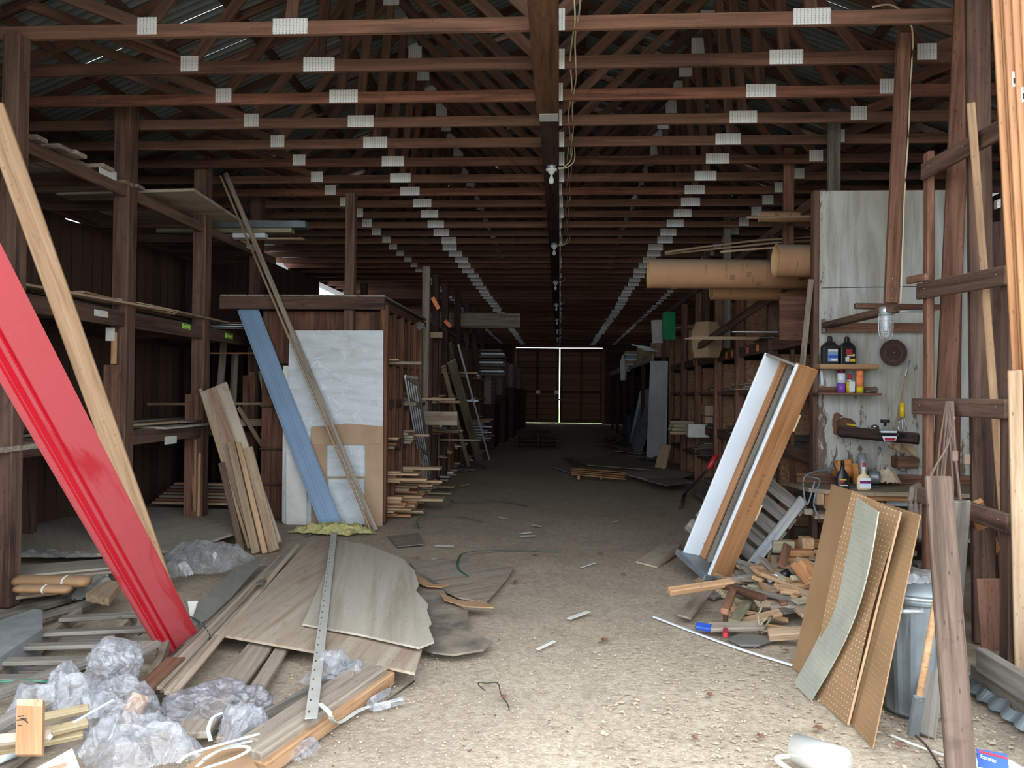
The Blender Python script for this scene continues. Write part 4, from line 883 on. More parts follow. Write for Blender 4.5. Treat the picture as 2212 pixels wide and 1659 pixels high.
for k, (x0, y0, x1, y1, D, w_, mt, lb) in enumerate(((1013, 1010, 958, 790, 11.9, .07, 'pinef', 'brown batten leaning on the divided rack, nearest the ribbed board'), (1035, 995, 975, 780, 12.6, .16, 'green', 'greenish wide board leaning on the divided rack'), (1018, 990, 972, 742, 12.8, .05, 'grey', 'grey batten behind the greenish leaning board'), (1057, 993, 990, 745, 12.9, .035, 'vinyl', 'thin white strip leaning furthest out from the divided rack'), (903, 1054, 858, 962, 9.5, .05, 'divider', 'short curved brown batten leaning low on the divided rack'))):
    B('leaning_board', lb, 'board', fl(x0, y0), at(x1, y1, D), w_, .025, mt, n=(.1, -1, .25))
slab('floor_sheet', 'grey sheet on the floor at the foot of the greenish leaning board', 'sheet', [fl(960, 1000, .03), fl(1000, 992, .05), fl(1060, 1008, .03), fl(1000, 1018, .025), fl(965, 1012, .03)], .01, 'grey')

# ================================================================== ground on the left
def floor_slab(name, lab, cat, pp, z, t, mat, **k): return slab(name, lab, cat, [fl(x, y, z if not isinstance(z, (list, tuple)) else z[i]) for i, (x, y) in enumerate(pp)], t, mat, **k)
floor_slab('plywood_platform', 'dusty plywood platform on the ground under the left rack', 'sheet', [(36, 1196), (36, 1130), (330, 1095), (500, 1100), (520, 1128), (372, 1188), (200, 1196)], .09, .03, 'plyg')
floor_slab('plywood_platform', 'second dusty sheet under the left rack, frayed front edge', 'sheet', [(200, 1165), (400, 1125), (520, 1128), (510, 1150), (450, 1170), (372, 1192)], .13, .02, 'plyg')
floor_slab('tar_sheet', 'thin dark sheet sticking out below the frayed plywood', 'sheet', [(250, 1190), (480, 1132), (522, 1133), (470, 1165), (375, 1205)], .05, .01, 'tar')
rk = random.Random(31)
for k in range(6):
    y0 = 1222 + 9 * k
    floor_slab('flat_board', f'dusty flat board under the brown packages, {nth(k+1)} going toward the front', 'board', [(34, y0), (240 - 6 * k, y0 - 16), (250 - 8 * k, y0 + 2), (34, y0 + 22)], .14 - .015 * k, .02, ['plyg', 'greyb', 'ply'][k % 3], group='flat boards under the packages')
for k, (x0, x1, y, r) in enumerate(((35, 190, 1254, .055), (35, 150, 1271, .04))):
    a, b = fl(x0, y, .21), fl(x1, y + 2, .21)
    o = lathe('paper_package', ['brown paper package with white tape on the flat boards, the thicker one', 'smaller brown paper package in front of the thick one'][k], 'package', [(0, 0), (r * .9, .005), (r, .04), (r * .95, .5 * (b - a).length), (r * 1.03, .9 * (b - a).length), (r * .8, (b - a).length), (0, (b - a).length + .01)], frame(a, V((0, 0, 1)), b - a), 'kraft', 14, sx=.7, sy=1.25, sm=True)
    c = a.lerp(b, .7 if k == 0 else .55); mw = frame(c, V((0, 0, 1)), b - a)
    lathe('tape_band', 'white band', None, [(r * 1.05, 0), (r * 1.05, .012), (r, .012), (r, 0), (r * 1.05, 0)], mw, 'paper', 14, parent=o, sx=.7, sy=1.25, cap=False)
sheet('crumpled_paper', 'dusty plastic-lined paper beside the brown packages', 'paper', fl(195, 1288, .05), .22, .15, .09, 'mat', 6, 40, rot=.5)
floor_slab('brown_board', 'thick short brown board beside the paper packages', 'board', [(185, 1282), (232, 1252), (262, 1258), (235, 1292)], .16, .05, 'pinef')
sheet('plastic_film', 'clear plastic film spread along the edge of the dusty platform', 'plastic film', fl(120, 1205, .06), .42, .10, .07, 'filmg', 12, 50, rot=.05)
# old long boards at far left going in
for k, (q, w_) in enumerate((([(-40, 1345), (235, 1268)], .10), ([(-40, 1370), (200, 1300)], .06))):
    B('sill_board', ['grey sill board on the ground running along the left rack foot', 'narrower grey board beside the sill board on the ground'][k], 'board', fl(*q[0], .03 + .03 * k), fl(*q[1], .03 + .03 * k), w_, .04, 'grey', n=(0, 0, 1))
t = floor_slab('concrete_block', 'grey concrete block on the ground at the left edge', 'block', [(0, 1365), (0, 1340), (72, 1315), (92, 1318), (92, 1358), (0, 1420)], .17, .16, 'stone')
# pallet / slatted crate on the ground
t = thing('wooden_pallet', 'weathered slatted pallet lying on the ground behind the plastic bags', 'pallet', fl(170, 1400), None)
for k, (x0, y0, x1, y1) in enumerate(((130, 1337, 315, 1327), (92, 1368, 330, 1358), (42, 1398, 340, 1388), (-30, 1430, 300, 1424), (-40, 1468, 240, 1462))):
    B('slat', None, None, fl(x0, y0, .13), fl(x1, y1, .13), .075, .022, 'grey', n=(0, 0, 1), parent=t)
for k, (x0, y0, x1, y1) in enumerate(((-30, 1480, 170, 1328), (150, 1490, 290, 1332), (330, 1470, 372, 1360))):
    B('stringer', None, None, fl(x0, y0, .07), fl(x1, y1, .07), .09, .04, 'greyb', n=(-1, 0, 0), parent=t)
for k, (x0, y0, x1, y1) in enumerate(((60, 1385, 250, 1378), (-10, 1450, 260, 1445))):
    B('lower_slat', None, None, fl(x0, y0, .02), fl(x1, y1, .02), .08, .02, 'grey', n=(0, 0, 1), parent=t)
for k, (x0, y0, x1, y1, z, mt, lb) in enumerate(((-40, 1590, 330, 1390, .17, 'grey', 'long grey board lying across the slatted pallet, upper'), (-40, 1510, 205, 1425, .15, 'grey', 'grey board on the pallet running out at the edge'), (-30, 1680, 95, 1590, .03, 'greyb', 'dusty board on the ground under the bamboo battens'), (290, 1510, 380, 1425, .10, 'divider', 'brown broken board beside the foot of the red panel'))):
    B('loose_board', lb, 'board', fl(x0, y0, z), fl(x1, y1, z), .10, .03, mt, n=(0, 0, 1))
tube('green_rope', 'green cord on the ground under the grey board', 'cord', [fl(-10, 1475, .16), fl(40, 1470, .16), fl(90, 1472, .16), fl(150, 1480, .1)], .006, 'strap')
# bundle of long mouldings
a_, b_ = fl(345, 1478, .09), fl(652, 1165, .09)
for k in range(6):
    off_ = V((.026 * k, 0, .012 * (3 - abs(k - 2))))
    B('long_moulding', f'long dusty moulding in the bundle across the foot of the red panel, {nth(k+1)} from its left', 'moulding', fl(322 + 10 * k, 1478 + 5 * k, .08 + .008 * (k % 3)), fl(600 + 9 * k, 1206 - 6 * k, .08 + .008 * (k % 3)), .034, .018, ['greyb', 'ply', 'greyb', 'pinef', 'greyb', 'ply'][k], n=(0, 0, 1), group='mouldings in the bundle')
strap('dark_edge_strip', 'thin dark warped strip curling over the plywood edge', 'strip', [fl(560, 1262, .16), at(600, 1222, 7.0), at(645, 1178, 7.6), at(683, 1141, 8.1)], .05, .008, 'tar')
# plastic and rubber sheet
sheet('plastic_film', 'dusty clear plastic film heaped beside the red panel', 'plastic film', fl(455, 1225, .02), .48, .60, .17, 'filmg', 3, 110, rot=-.3, fold=3.5)
pts = []
slab('rubber_sheet', 'grey rubber sheet lying curled beside the red panel', 'sheet', [fl(410, 1345, .13), fl(440, 1290, .17), fl(510, 1225, .13), fl(570, 1200, .10), fl(560, 1222, .09), fl(500, 1290, .08), fl(447, 1340, .08), fl(425, 1350, .1)], .012, 'mat')
slab('white_corner', 'white curled sheet corner sticking up at the end of the rubber sheet', 'sheet', [fl(405, 1298, .20), fl(426, 1298, .22), fl(416, 1330, .12), fl(412, 1340, .12)], .006, 'paper')
# big plywood sheets
def scallop(a, b, n, d, seed): 
    r_ = random.Random(seed); o = []
    for i in range(1, n): 
        f = i / n; o.append((a[0] + (b[0] - a[0]) * f + r_.uniform(-d, d), a[1] + (b[1] - a[1]) * f + r_.uniform(-d, d)))
    return o
floor_slab('plywood_sheet', 'large dusty plywood sheet on the ground under the metal strip', 'sheet', [(464, 1368), (520, 1330), (610, 1230), (668, 1168), (740, 1160), (858, 1250), (912, 1400), (896, 1453), (700, 1410)], [.10, .10, .09, .08, .08, .08, .08, .09, .10], .014, 'ply')
floor_slab('plywood_sheet', 'grey plywood sheet lying on top with a torn wet edge', 'sheet', [(653, 1347), (688, 1270), (732, 1166), (790, 1176), (870, 1206)] + [(895, 1232), (905, 1262), (898, 1275), (925, 1305), (922, 1318), (932, 1345), (925, 1352), (938, 1385), (905, 1398)] + [(780, 1370)], .115, .012, 'plyg')
floor_slab('wet_plywood', 'dark wet rotting plywood edge on the dirt beside the grey sheet', 'sheet', [(870, 1206), (890, 1225), (950, 1262), (975, 1300), (1012, 1320), (1010, 1360), (1062, 1385), (1045, 1402), (980, 1413), (935, 1408), (905, 1396), (890, 1300)], .05, .012, 'wet')
for k, (pp, lb) in enumerate((([(868, 1230), (900, 1240), (935, 1262), (970, 1262), (955, 1268), (920, 1266), (880, 1248)], 'peeled orange plywood ply on the wet edge, nearest the sheet'), ([(950, 1280), (990, 1296), (1050, 1300), (1066, 1312), (1010, 1310), (960, 1296)], 'peeled orange plywood ply further out on the dirt'))):
    floor_slab('peeled_ply', lb, 'plywood scrap', pp, .08, .006, 'kraft')
floor_slab('muddy_sheet', 'muddy flattened cardboard trodden into the dirt floor', 'cardboard', [(885, 1215), (960, 1205), (1110, 1225), (1095, 1250), (1050, 1300), (990, 1290), (930, 1262)], .022, .01, 'greyb')
floor_slab('muddy_sheet', 'small square of muddy cardboard before the white sheet', 'cardboard', [(838, 1158), (905, 1150), (915, 1175), (858, 1180)], .02, .008, 'greyb')
# slotted metal strip
a, b = fl(672, 1552, .13), fl(722, 1150, .15)
t = thing('slotted_metal_strip', 'long grey slotted metal strip lying on the plywood sheets', 'metal strip', a)
fl1 = B('strip_face', None, None, a, b, .052, .004, 'strip', n=(0, 0, 1), parent=t); B('strip_lip', None, None, a + V((.026, 0, -.01)), b + V((.026, 0, -.01)), .022, .004, 'galvd', n=(1, 0, 0), parent=t)
for k in range(34):
    c = a.lerp(b, (k + .5) / 34) + V((-.012, 0, .0022)); d_ = (b - a).normalized() * .011
    B('slot', 'dark slot', None, c - d_, c + d_, .006, .002, 'ink', n=(0, 0, 1), parent=t, bev=0)
floor_slab('metal_end', None, None, [(670, 1545), (690, 1548), (688, 1560), (668, 1556)], .07, .004, 'grey', parent=t)
# planks under the sheet
for k, (x0, y0, x1, y1, w_, lb) in enumerate(((410, 1590, 572, 1385, .15, 'wide worn plank running under the plywood corner'), (486, 1600, 612, 1398, .075, 'narrower worn plank running under the plywood corner'))):
    B('worn_plank', lb, 'plank', fl(x0, y0, .05), fl(x1, y1, .05), w_, .03, 'greyb', n=(0, 0, 1))
for k, (x0, y0, x1, y1, w_, z, mt, tn) in enumerate(((540, 1612, 800, 1440, .085, .11, 'greyb', 'grey-brown'), (545, 1640, 822, 1452, .08, .12, 'greyb', 'brown'), (556, 1665, 840, 1462, .07, .06, 'rawp', 'orange-tan'), (500, 1600, 760, 1450, .07, .05, 'grey', 'grey'))):
    B('rough_timber', f'{tn} rough timber in the heap in the middle foreground, {nth(k+1)} piece', 'timber', fl(x0, y0, z * .6), fl(x1, y1, z * .6), w_, .07, mt, n=(0, -.3, 1), group='rough timbers in the foreground')
pts = [fl(690, 1520, .13), fl(712, 1540, .12), fl(718, 1556, .08), fl(735, 1560, .03), fl(775, 1535, .02), fl(812, 1522, .02), fl(870, 1510, .03)]
strap('white_ribbon', 'thin white plastic ribbon trailing across the rough timbers', 'ribbon', pts, .022, .004, 'wstrap')
pts = [fl(760, 1460, .1), at(778, 1428, 4.35), at(806, 1412, 4.35), at(840, 1432, 4.3), at(852, 1442, 4.2), at(850, 1480, 4.05), fl(835, 1495, .03), fl(800, 1518, .02), fl(812, 1528, .02), fl(872, 1512, .02)]
strap('white_ribbon', 'wide white plastic ribbon arching over the end of the rough timbers', 'ribbon', pts, .035, .004, 'film', up=V((0, -1, .3)))
tube('dark_stick', 'short dark green stick on the dirt beside the ribbon', 'stick', [fl(838, 1512, .01), fl(895, 1472, .01)], .005, 'strapd', k=1)
sheet('plastic_film', 'crumpled clear plastic under the plywood edge beside the metal strip', 'plastic film', fl(735, 1480, .01), .22, .13, .14, 'film', 9, 60)
sheet('plastic_film', 'small clear plastic scrap lying in the lowest foreground', 'plastic film', fl(660, 1632, .0), .10, .07, .05, 'film', 17, 40, rot=.6)
sheet('insulation', 'tuft of yellow fibre insulation at the foot of the blue board', 'insulation', fl(718, 1152, .0), .52, .20, .10, 'insul', 5, 80)
bag('insulation_tuft', 'brighter lump of yellow insulation behind the blue board foot', 'insulation', fl(735, 1143, .05), (.20, .10, .05), 'insul', 2, 4, rough=.6)

# clear plastic bags and film heap in the front left
bag('plastic_bag', 'puffed clear plastic bag on the pallet, topmost of the heap', 'plastic bag', at(245, 1436, 3.5), (.12, .11, .12), 'film', 1, 6, rough=.2)
bag('plastic_bag', 'upright clear plastic bag with orange wood showing inside', 'plastic bag', at(255, 1545, 3.3), (.17, .13, .165), 'film', 3, 6, rough=.28)
bag('plastic_bag', 'dark clear plastic bag with a wood cutout at the centre of the heap', 'plastic bag', at(470, 1542, 3.42), (.215, .14, .13), 'filmd', 7, 6, rough=.35)
sheet('plastic_film', 'spread of clear plastic film in the lowest foreground', 'plastic film', fl(300, 1640, .03), .34, .20, .15, 'film', 21, 130)
sheet('plastic_film', 'clear plastic film behind the notched pine board', 'plastic film', fl(140, 1540, .10), .24, .16, .16, 'film', 23, 90, rot=.3)
sheet('plastic_film', 'clear plastic film trailing off the dark bag', 'plastic film', fl(530, 1600, .02), .16, .12, .10, 'film', 27, 60)
B('wood_in_bag', 'orange brown wood chunk inside the upright clear bag', 'wood', at(268, 1578, 3.26), at(306, 1500, 3.34), .085, .03, 'rawp', n=(0, -1, .3))
floor_slab('paper_package', 'brown paper covered package in the lowest foreground', 'package', [(400, 1659), (455, 1612), (520, 1606), (556, 1659), (540, 1700), (410, 1700)], .16, .12, 'kraft')
for k, pp in enumerate((([(425, 1655), (470, 1622), (520, 1606), (545, 1600)]), ([(440, 1640), (480, 1618), (525, 1612), (538, 1620), (500, 1640), (440, 1660)]), ([(455, 1600), (450, 1575), (460, 1550), (480, 1540)]), ([(385, 1648), (420, 1625), (560, 1585)]), ([(160, 1560), (230, 1520), (245, 1512)]))):
    strap('white_strap', f'flat white packing strap on the plastic heap, {["along the brown package","looped on the brown package","curled on the dark bag","reaching over the timbers","over the clear film"][k]}', 'strap', [fl(x, y, .19 + .01 * k) for x, y in pp], .014, .003, 'wstrap', group='white packing straps')
for k, (x0, y0, x1, y1, z, mt, lb, w_) in enumerate(((-20, 1575, 192, 1530, .16, 'bamboo', 'bamboo-coloured batten in front, upper of three', .04), (-20, 1612, 190, 1560, .17, 'bamboo', 'bamboo-coloured batten in front, middle of three', .04), (-20, 1625, 180, 1585, .13, 'bamboo', 'bamboo-coloured batten in front, lowest of three', .035), (-20, 1600, 110, 1588, .20, 'ply', 'brown square batten with a small white label at its end', .04))):
    B('front_batten', lb, 'batten', fl(x0, y0, z), fl(x1, y1, z), w_, .025, mt, n=(0, -.6, 1), group='battens in the front left' if k < 3 else None)
o = bpy.data.objects['front_batten.003']; c = fl(104, 1586, .22)
slab('price_label', 'white label with bars', None, [fl(102, 1592, .222), fl(108, 1584, .222), fl(114, 1590, .222), fl(108, 1598, .222)], .002, 'paper', parent=o)
# notched pine board
P4 = [fl(33, 1630, .17), at(36, 1511, (fl(36, 1600, .17)).y + .02), at(92, 1510, (fl(92, 1600, .17)).y + .02), fl(90, 1630, .17)]
t = slab('notched_pine_board', 'clean pine board end with small dark notches standing in front', 'board', P4, .022, 'endg', xax=P4[1] - P4[0])
for q in ((38, 1548, 52, 1546), (44, 1552, 56, 1553), (36, 1556, 50, 1555), (50, 1553, 60, 1561), (38, 1567, 46, 1567)):
    D = P4[0].y + .006; B('notch', 'dark notch', None, at(q[0], q[1], D - .012), at(q[2], q[3], D - .012), .004, .002, 'ink', parent=t, bev=0)
slab('cap_band', 'darker pine end band', None, [at(36, 1524, P4[0].y - .004), at(36, 1511, P4[0].y - .004), at(92, 1510, P4[0].y - .004), at(91, 1526, P4[0].y - .004)], .002, 'pinef', parent=t)
t = floor_slab('white_carton', 'white carton corner in the lowest left foreground', 'carton', [(62, 1668), (156, 1616), (176, 1668), (170, 1700), (70, 1700)], .13, .13, 'vinyl')
floor_slab('tape_strip', 'tan tape strip', None, [(90, 1662), (146, 1646), (142, 1656), (100, 1672)], .1315, .001, 'card', parent=t)
tube('white_pipe', 'short white pipe end at the left edge in front', 'pipe', [fl(-20, 1640, .08), fl(34, 1618, .08)], .03, 'vinyl', k=1, n=16)

# ================================================================== right side: painted wall, bench, hanging frame
PD = 7.2
hole = [at(x, y, PD) for x, y in ((1803, 938), (1803, 912), (1812, 905), (1822, 902), (1838, 904), (1848, 912), (1851, 930), (1850, 940), (1830, 942))]
TL, TR, BRt, BL = at(1770, 412, PD), at(2110, 405, PD), at(2100, 1100, PD), at(1760, 1085, PD)
BL.x = TL.x; TR.z = TL.z; BRt.z = BL.z = .35; BRt.x = TR.x
t = slab('painted_partition', 'big board partition with peeling white paint behind the workbench', 'partition', [BL, TL, TR, BRt], .025, 'peel', holes=[hole], org=BL, xax=(1, 0, 0))
X('edge_post', 'dark brown edge post', None, (TL.x - .05, PD - .02, 0), (TL.x - .002, PD + .09, TL.z), 'post', parent=t)
X('bare_strip', 'brown bare wood behind the hole', None, tuple(at(1800, 960, PD) + V((0, .03, 0))), tuple(at(1860, 898, PD) + V((0, .05, 0))), 'divider', parent=t)
slab('bare_patch', 'bare brown patch', None, [at(1800, 938, PD - .003), at(1801, 895, PD - .003), at(1808, 890, PD - .003), at(1822, 899, PD - .003), at(1806, 908, PD - .003), at(1809, 940, PD - .003)], .002, 'divider', parent=t)
B('panel_joint', 'dark horizontal joint', None, at(1775, 622, PD - .004), at(2010, 618, PD - .004), .006, .003, 'ink', parent=t, bev=0)
# small shelves and what stands on them
def pshelf(lab, x0, y0, x1, y1, D0=7.17, D1=6.98, mt='pinef', th=.045):
    a, b = at(x0, y0, D1), at(x1, y1, D1); z = a.z
    return X('wall_shelf', lab, 'shelf', (a.x, D1, z - th), (b.x, D0 + .005, z), mt)
pshelf('small brown shelf on the painted wall carrying two black bottles', 1772, 786, 1899, 786, mt='rawp')
o = pshelf('small lower shelf on the painted wall carrying three cans', 1768, 848, 1905, 848, mt='redpost', th=.02)
X('back_cleat', None, None, tuple(at(1768, 848, 7.17)), tuple(at(1895, 836, 7.17) + V((0, .02, 0))), 'redpost', parent=o)
def oil(lab, px, D, z, w_, h, cap, lab_parts):
    c = at(px, 780, D); c.z = z
    t = thing('oil_bottle', lab, 'bottle', c)
    bm = bmesh.new(); prof = [(0, 1), (.60, 1), (.66, .98), (.80, .55), (.85, .26), (.93, .24), (1.0, .24)]
    rings = []
    for f, k in prof:
        a = w_ / 2 * k; b = .038 * max(k, .6); rings.append([bm.verts.new((x, y, f * h)) for x, y in ((-a, -b), (-a + .006, -b - .004), (a - .006, -b - .004), (a, -b), (a, b), (-a, b))])
    for r1, r2 in zip(rings, rings[1:]):
        for j in range(6): bm.faces.new((r1[j], r1[(j + 1) % 6], r2[(j + 1) % 6], r2[j]))
    bm.faces.new(rings[0][::-1]); bm.faces.new(rings[-1])
    link('bottle_body', mesh_from(bm, 'black'), None, T(c), t)
    lathe('cap', None, None, [(.0, 0), (.016, 0), (.016, .024), (0, .025)], T(c + V((0, 0, h * .94))), cap, 14, parent=t)
    for nm, x0, z0, x1, z1, mt in lab_parts:
        X('label_panel', nm, None, (c.x + x0 * w_, c.y - .045 - (.0008 if mt != 'blue' else 0), z + z0 * h), (c.x + x1 * w_, c.y - .0422, z + z1 * h), mt, parent=t, bev=0)
    return t
zs = at(1772, 786, 6.98).z + .001
oil('black oil bottle with a blue and white label on the small wall shelf', 1792, 7.08, zs, .135, .245, 'black', [('pale blue label', -.22, .10, .42, .54, 'blue'), ('white band', -.2, .46, .42, .54, 'paper'), ('blue block', -.2, .22, .42, .34, 'bluep'), ('white box', .0, .12, .40, .2, 'vinyl')])
oil('black oil bottle with a red and yellow label on the small wall shelf', 1829, 7.08, zs, .125, .24, 'maroon', [('red flash', -.15, .36, .25, .56, 'redp'), ('cream swoosh', -.1, .30, .42, .38, 'cream'), ('bar code block', -.22, .1, .05, .28, 'paper'), ('yellow block', .12, .1, .45, .2, 'yellow')])
zs2 = at(1768, 848, 6.98).z + .001
def can(lab, px, D, z, r, h, segs, cap=None):
    c = at(px, 840, D); c.z = z; t = thing('spray_can', lab, 'can', c)
    z0 = 0
    for f0, f1, mt, nm in segs: lathe('can_body', nm, None, [(r, f0 * h), (r, f1 * h)], T(c), mt, 24, parent=t, cap=True)
    f1 = segs[-1][1]
    lathe('cap', cap[1], None, [(cap[2], f1 * h), (cap[2], h * .97), (cap[2] * .85, h), (0, h)], T(c), cap[0], 20, parent=t)
    return t
can('tall purple and white spray can with a maroon cap on the lower wall shelf', 1817, 7.08, zs2, .036, .225, [(0, .38, 'purple', 'purple band'), (.38, .78, 'vinyl', 'white band')], ('maroon', 'maroon cap', .034))
can('short yellow and blue can with a red cap on the lower wall shelf', 1836, 7.05, zs2, .033, .165, [(0, .6, 'yellow', 'yellow side'), (.6, .72, 'galv', 'metal shoulder')], ('redp', 'red cap', .018))
o = [x for x in bpy.data.objects if x.name.startswith('spray_can')][-1]; X('label_panel', 'pale blue label', None, (o.location.x - .018, o.location.y - .036, zs2 + .01), (o.location.x + .03, o.location.y - .031, zs2 + .1), 'vinyl', parent=o, bev=0)
can('orange and yellow spray can on the lower wall shelf', 1857, 7.06, zs2, .034, .20, [(0, .28, 'yellow', 'yellow band'), (.28, .75, 'oran', 'orange band')], ('oran', 'orange cap', .032))
B('white_tube', 'thin white tube hanging on the painted wall beside the cans', 'tube', at(1774, 800, 7.15), at(1776, 832, 7.15), .022, .01, 'vinyl')
B('putty_stick', 'small glove of dried glue on the lower wall shelf end', 'scrap', at(1872, 846, 7.0), at(1895, 842, 7.05), .03, .02, 'grey', n=(0, 0, 1))
# saw blade
c = at(1930, 762, 7.12); mw = frame(c, V((1, 0, 0)), V((0, -1, 0))); bm = bmesh.new(); vs = []
for i in range(96): r = .122 if i % 2 else .116; a = 2 * math.pi * i / 96; vs.append(bm.verts.new((r * math.cos(a), r * math.sin(a), 0)))
bm.faces.new(vs); r_ = bmesh.ops.extrude_face_region(bm, geom=bm.faces[:]); bmesh.ops.translate(bm, vec=(0, 0, .004), verts=[g for g in r_['geom'] if isinstance(g, bmesh.types.BMVert)]); bmesh.ops.recalc_face_normals(bm, faces=bm.faces[:])
t = link('saw_blade', mesh_from(bm, 'rust'), None, mw); tag(t, 'rusty round saw blade hanging on the painted wall', 'saw blade')
lathe('blade_ring', None, None, [(.078, .0045), (.080, .006), (.074, .006), (.078, .0045)], mw, 'cord', 30, parent=t, cap=False)
lathe('hanging_nail', 'bright nail', None, [(.0, 0), (.009, 0), (.009, .03), (0, .031)], mw, 'steel', 10, parent=t)
# hanging frame with cage lamp
t = thing('hanging_post_bracket', 'red-brown post hanging from the trusses with boards reaching back to the wall', 'hanging frame', at(1925, 655, 5.62))
a, b = at(1925, 655, 5.62), at(1953, 58, 5.62); b.z = 4.1
B('hanging_post', None, None, a, b, .095, .045, 'redpost', n=(0, -1, 0), parent=t)
B('side_arm', None, None, at(1786, 703, 7.1), at(1930, 668, 5.66), .05, .09, 'post', n=(-.4, -1, .0), parent=t)
B('wall_rail', None, None, at(1783, 708, 7.15), at(2005, 708, 7.15), .085, .04, 'redpost', parent=t)
B('upper_rail', None, None, at(1846, 661, 6.3), at(2030, 664, 6.3), .045, .05, 'redpost', parent=t)
B('end_cap', 'grey end block', None, at(1779, 720, 7.12), at(1779, 689, 7.12), .03, .05, 'grey', parent=t)
for y_ in (602, 625, 645): lathe('nail_head', 'bright nail head', None, [(0, 0), (.006, 0), (.006, .004), (0, .005)], frame(at(1928, y_, 5.595), V((1, 0, 0)), V((0, -1, 0))), 'steel', 8, parent=t)
tube('white_cable', 'white cable running down beside the hanging post', 'cable', [at(1885, 15, 5.3), at(1930, 13, 5.4), at(1970, 60, 5.56), at(1966, 200, 5.56), at(1962, 300, 5.56), at(1955, 400, 5.56), at(1950, 540, 5.56), at(1946, 655, 5.56)], .006, 'wire')
c = at(1914, 672, 5.72)
t = thing('cage_lamp', 'jar-shaped work lamp in a wire cage under the hanging post', 'lamp', c, None)
mwf = T(c) @ M.Rotation(math.pi, 4, 'X')
lathe('lamp_base', 'dull metal base', None, [(0, -.03), (.046, -.03), (.048, .0), (.044, .01), (.05, .014), (.05, .028), (0, .03)], mwf, 'galv', 24, parent=t)
lathe('glass_globe', None, None, [(.038, .03), (.040, .06), (.040, .14), (.034, .17), (.02, .19), (0, .195)], mwf, 'lampglass', 24, parent=t, cap=False)
lathe('bulb', 'bright bulb', None, [(.0, .03), (.014, .035), (.016, .1), (.014, .14), (0, .15)], mwf, 'vinyl', 14, parent=t)
for i in range(4):
    a = math.pi * i / 4; rr = [(.049, .03), (.050, .08), (.050, .14), (.044, .18), (.026, .205), (0, .213)]
    pts = [c + V((r * math.cos(a), r * math.sin(a), -z)) for r, z in rr] + [c + V((-r * math.cos(a), -r * math.sin(a), -z)) for r, z in rr[::-1][1:]]
    tube('cage_wire', None, None, pts, .0028, 'galv', parent=t, k=3, n=6)
for z in (.07, .12, .16): tube('cage_ring', None, None, [c + V((.05 * math.cos(2 * math.pi * i / 16), .05 * math.sin(2 * math.pi * i / 16), -z)) for i in range(17)], .0022, 'galv', parent=t, k=1, n=6)
tube('conduit', 'thin grey conduit running right from the lamp', None, [c + V((.05, 0, .0)), c + V((.35, .02, .0))], .007, 'galv', parent=t, k=1)
# bench
BZ = .72
t = thing('workbench', 'rough workbench with a dusty top under the painted wall', 'workbench', (2.9, 6.9, 0))
floor_z = lambda x, y: fl(x, y, BZ)
slab('bench_top', None, None, [V((2.08, 7.17, BZ)), V((2.13, 6.72, BZ)), V((2.35, 6.55, BZ)), V((3.7, 6.5, BZ)), V((3.7, 7.19, BZ))], .035, 'bench', parent=t, xax=(1, 0, 0))
X('back_rail', None, None, (2.15, 7.12, BZ + .0), (3.7, 7.18, BZ + .085), 'redpost', parent=t)
for x_ in (2.45, 3.6): X('leg', None, None, (x_, 6.62, 0), (x_ + .09, 6.71, BZ - .035), 'post', parent=t)
X('apron', None, None, (2.4, 6.60, BZ - .085), (3.2, 6.64, BZ - .04), 'cedar', parent=t)
X('lower_shelf', None, None, (2.4, 6.62, .30), (3.7, 7.15, .33), 'plyg', parent=t)
X('dark_case', 'dark metal case with a pale label under the bench top', 'case', (2.55, 6.66, .50), (3.3, 7.0, .66), 'black')
X('white_tag', 'pale metal label', None, (2.75, 6.652, .59), (2.98, 6.658, .64), 'galv', parent=bpy.data.objects['dark_case'])
X('pine_offcut', 'pale pine offcut lying under the dark case', 'offcut', (2.55, 6.62, .345), (3.25, 6.9, .40), 'pine')
rk = random.Random(77)
for k in range(14):
    x = rk.uniform(2.1, 3.3); z = .36 + .06 * (k % 3) if k < 4 else .02 + .05 * (k % 6); 
    B('bench_offcut', f'{["orange","grey","tan","dark"][k%4]} offcut stacked under the workbench, {nth(k+1)} piece', 'offcut', (x - .2, 6.75 + .02 * (k % 5), z), (x + .2, 6.78 + .02 * (k % 7), z + .01), .1, .045, ['cedar', 'grey', 'pinef', 'dark'][k % 4], n=(0, -.2, 1), group='offcuts under the workbench')
for k, (x, y, w_, h, mt, lb) in enumerate(((1786, 1078, .05, .16, 'cedar', 'orange block hanging at the left bench corner'), (1770, 1075, .06, .12, 'pinef', 'tan wooden hook at the left bench corner'), (1745, 1105, .07, .05, 'greyb', 'dusty wooden knob at the left bench corner'))):
    c = at(x, y, 6.7); X('corner_block', lb, 'block', tuple(c - V((w_ / 2, .03, h / 2))), tuple(c + V((w_ / 2, .03, h / 2))), mt)
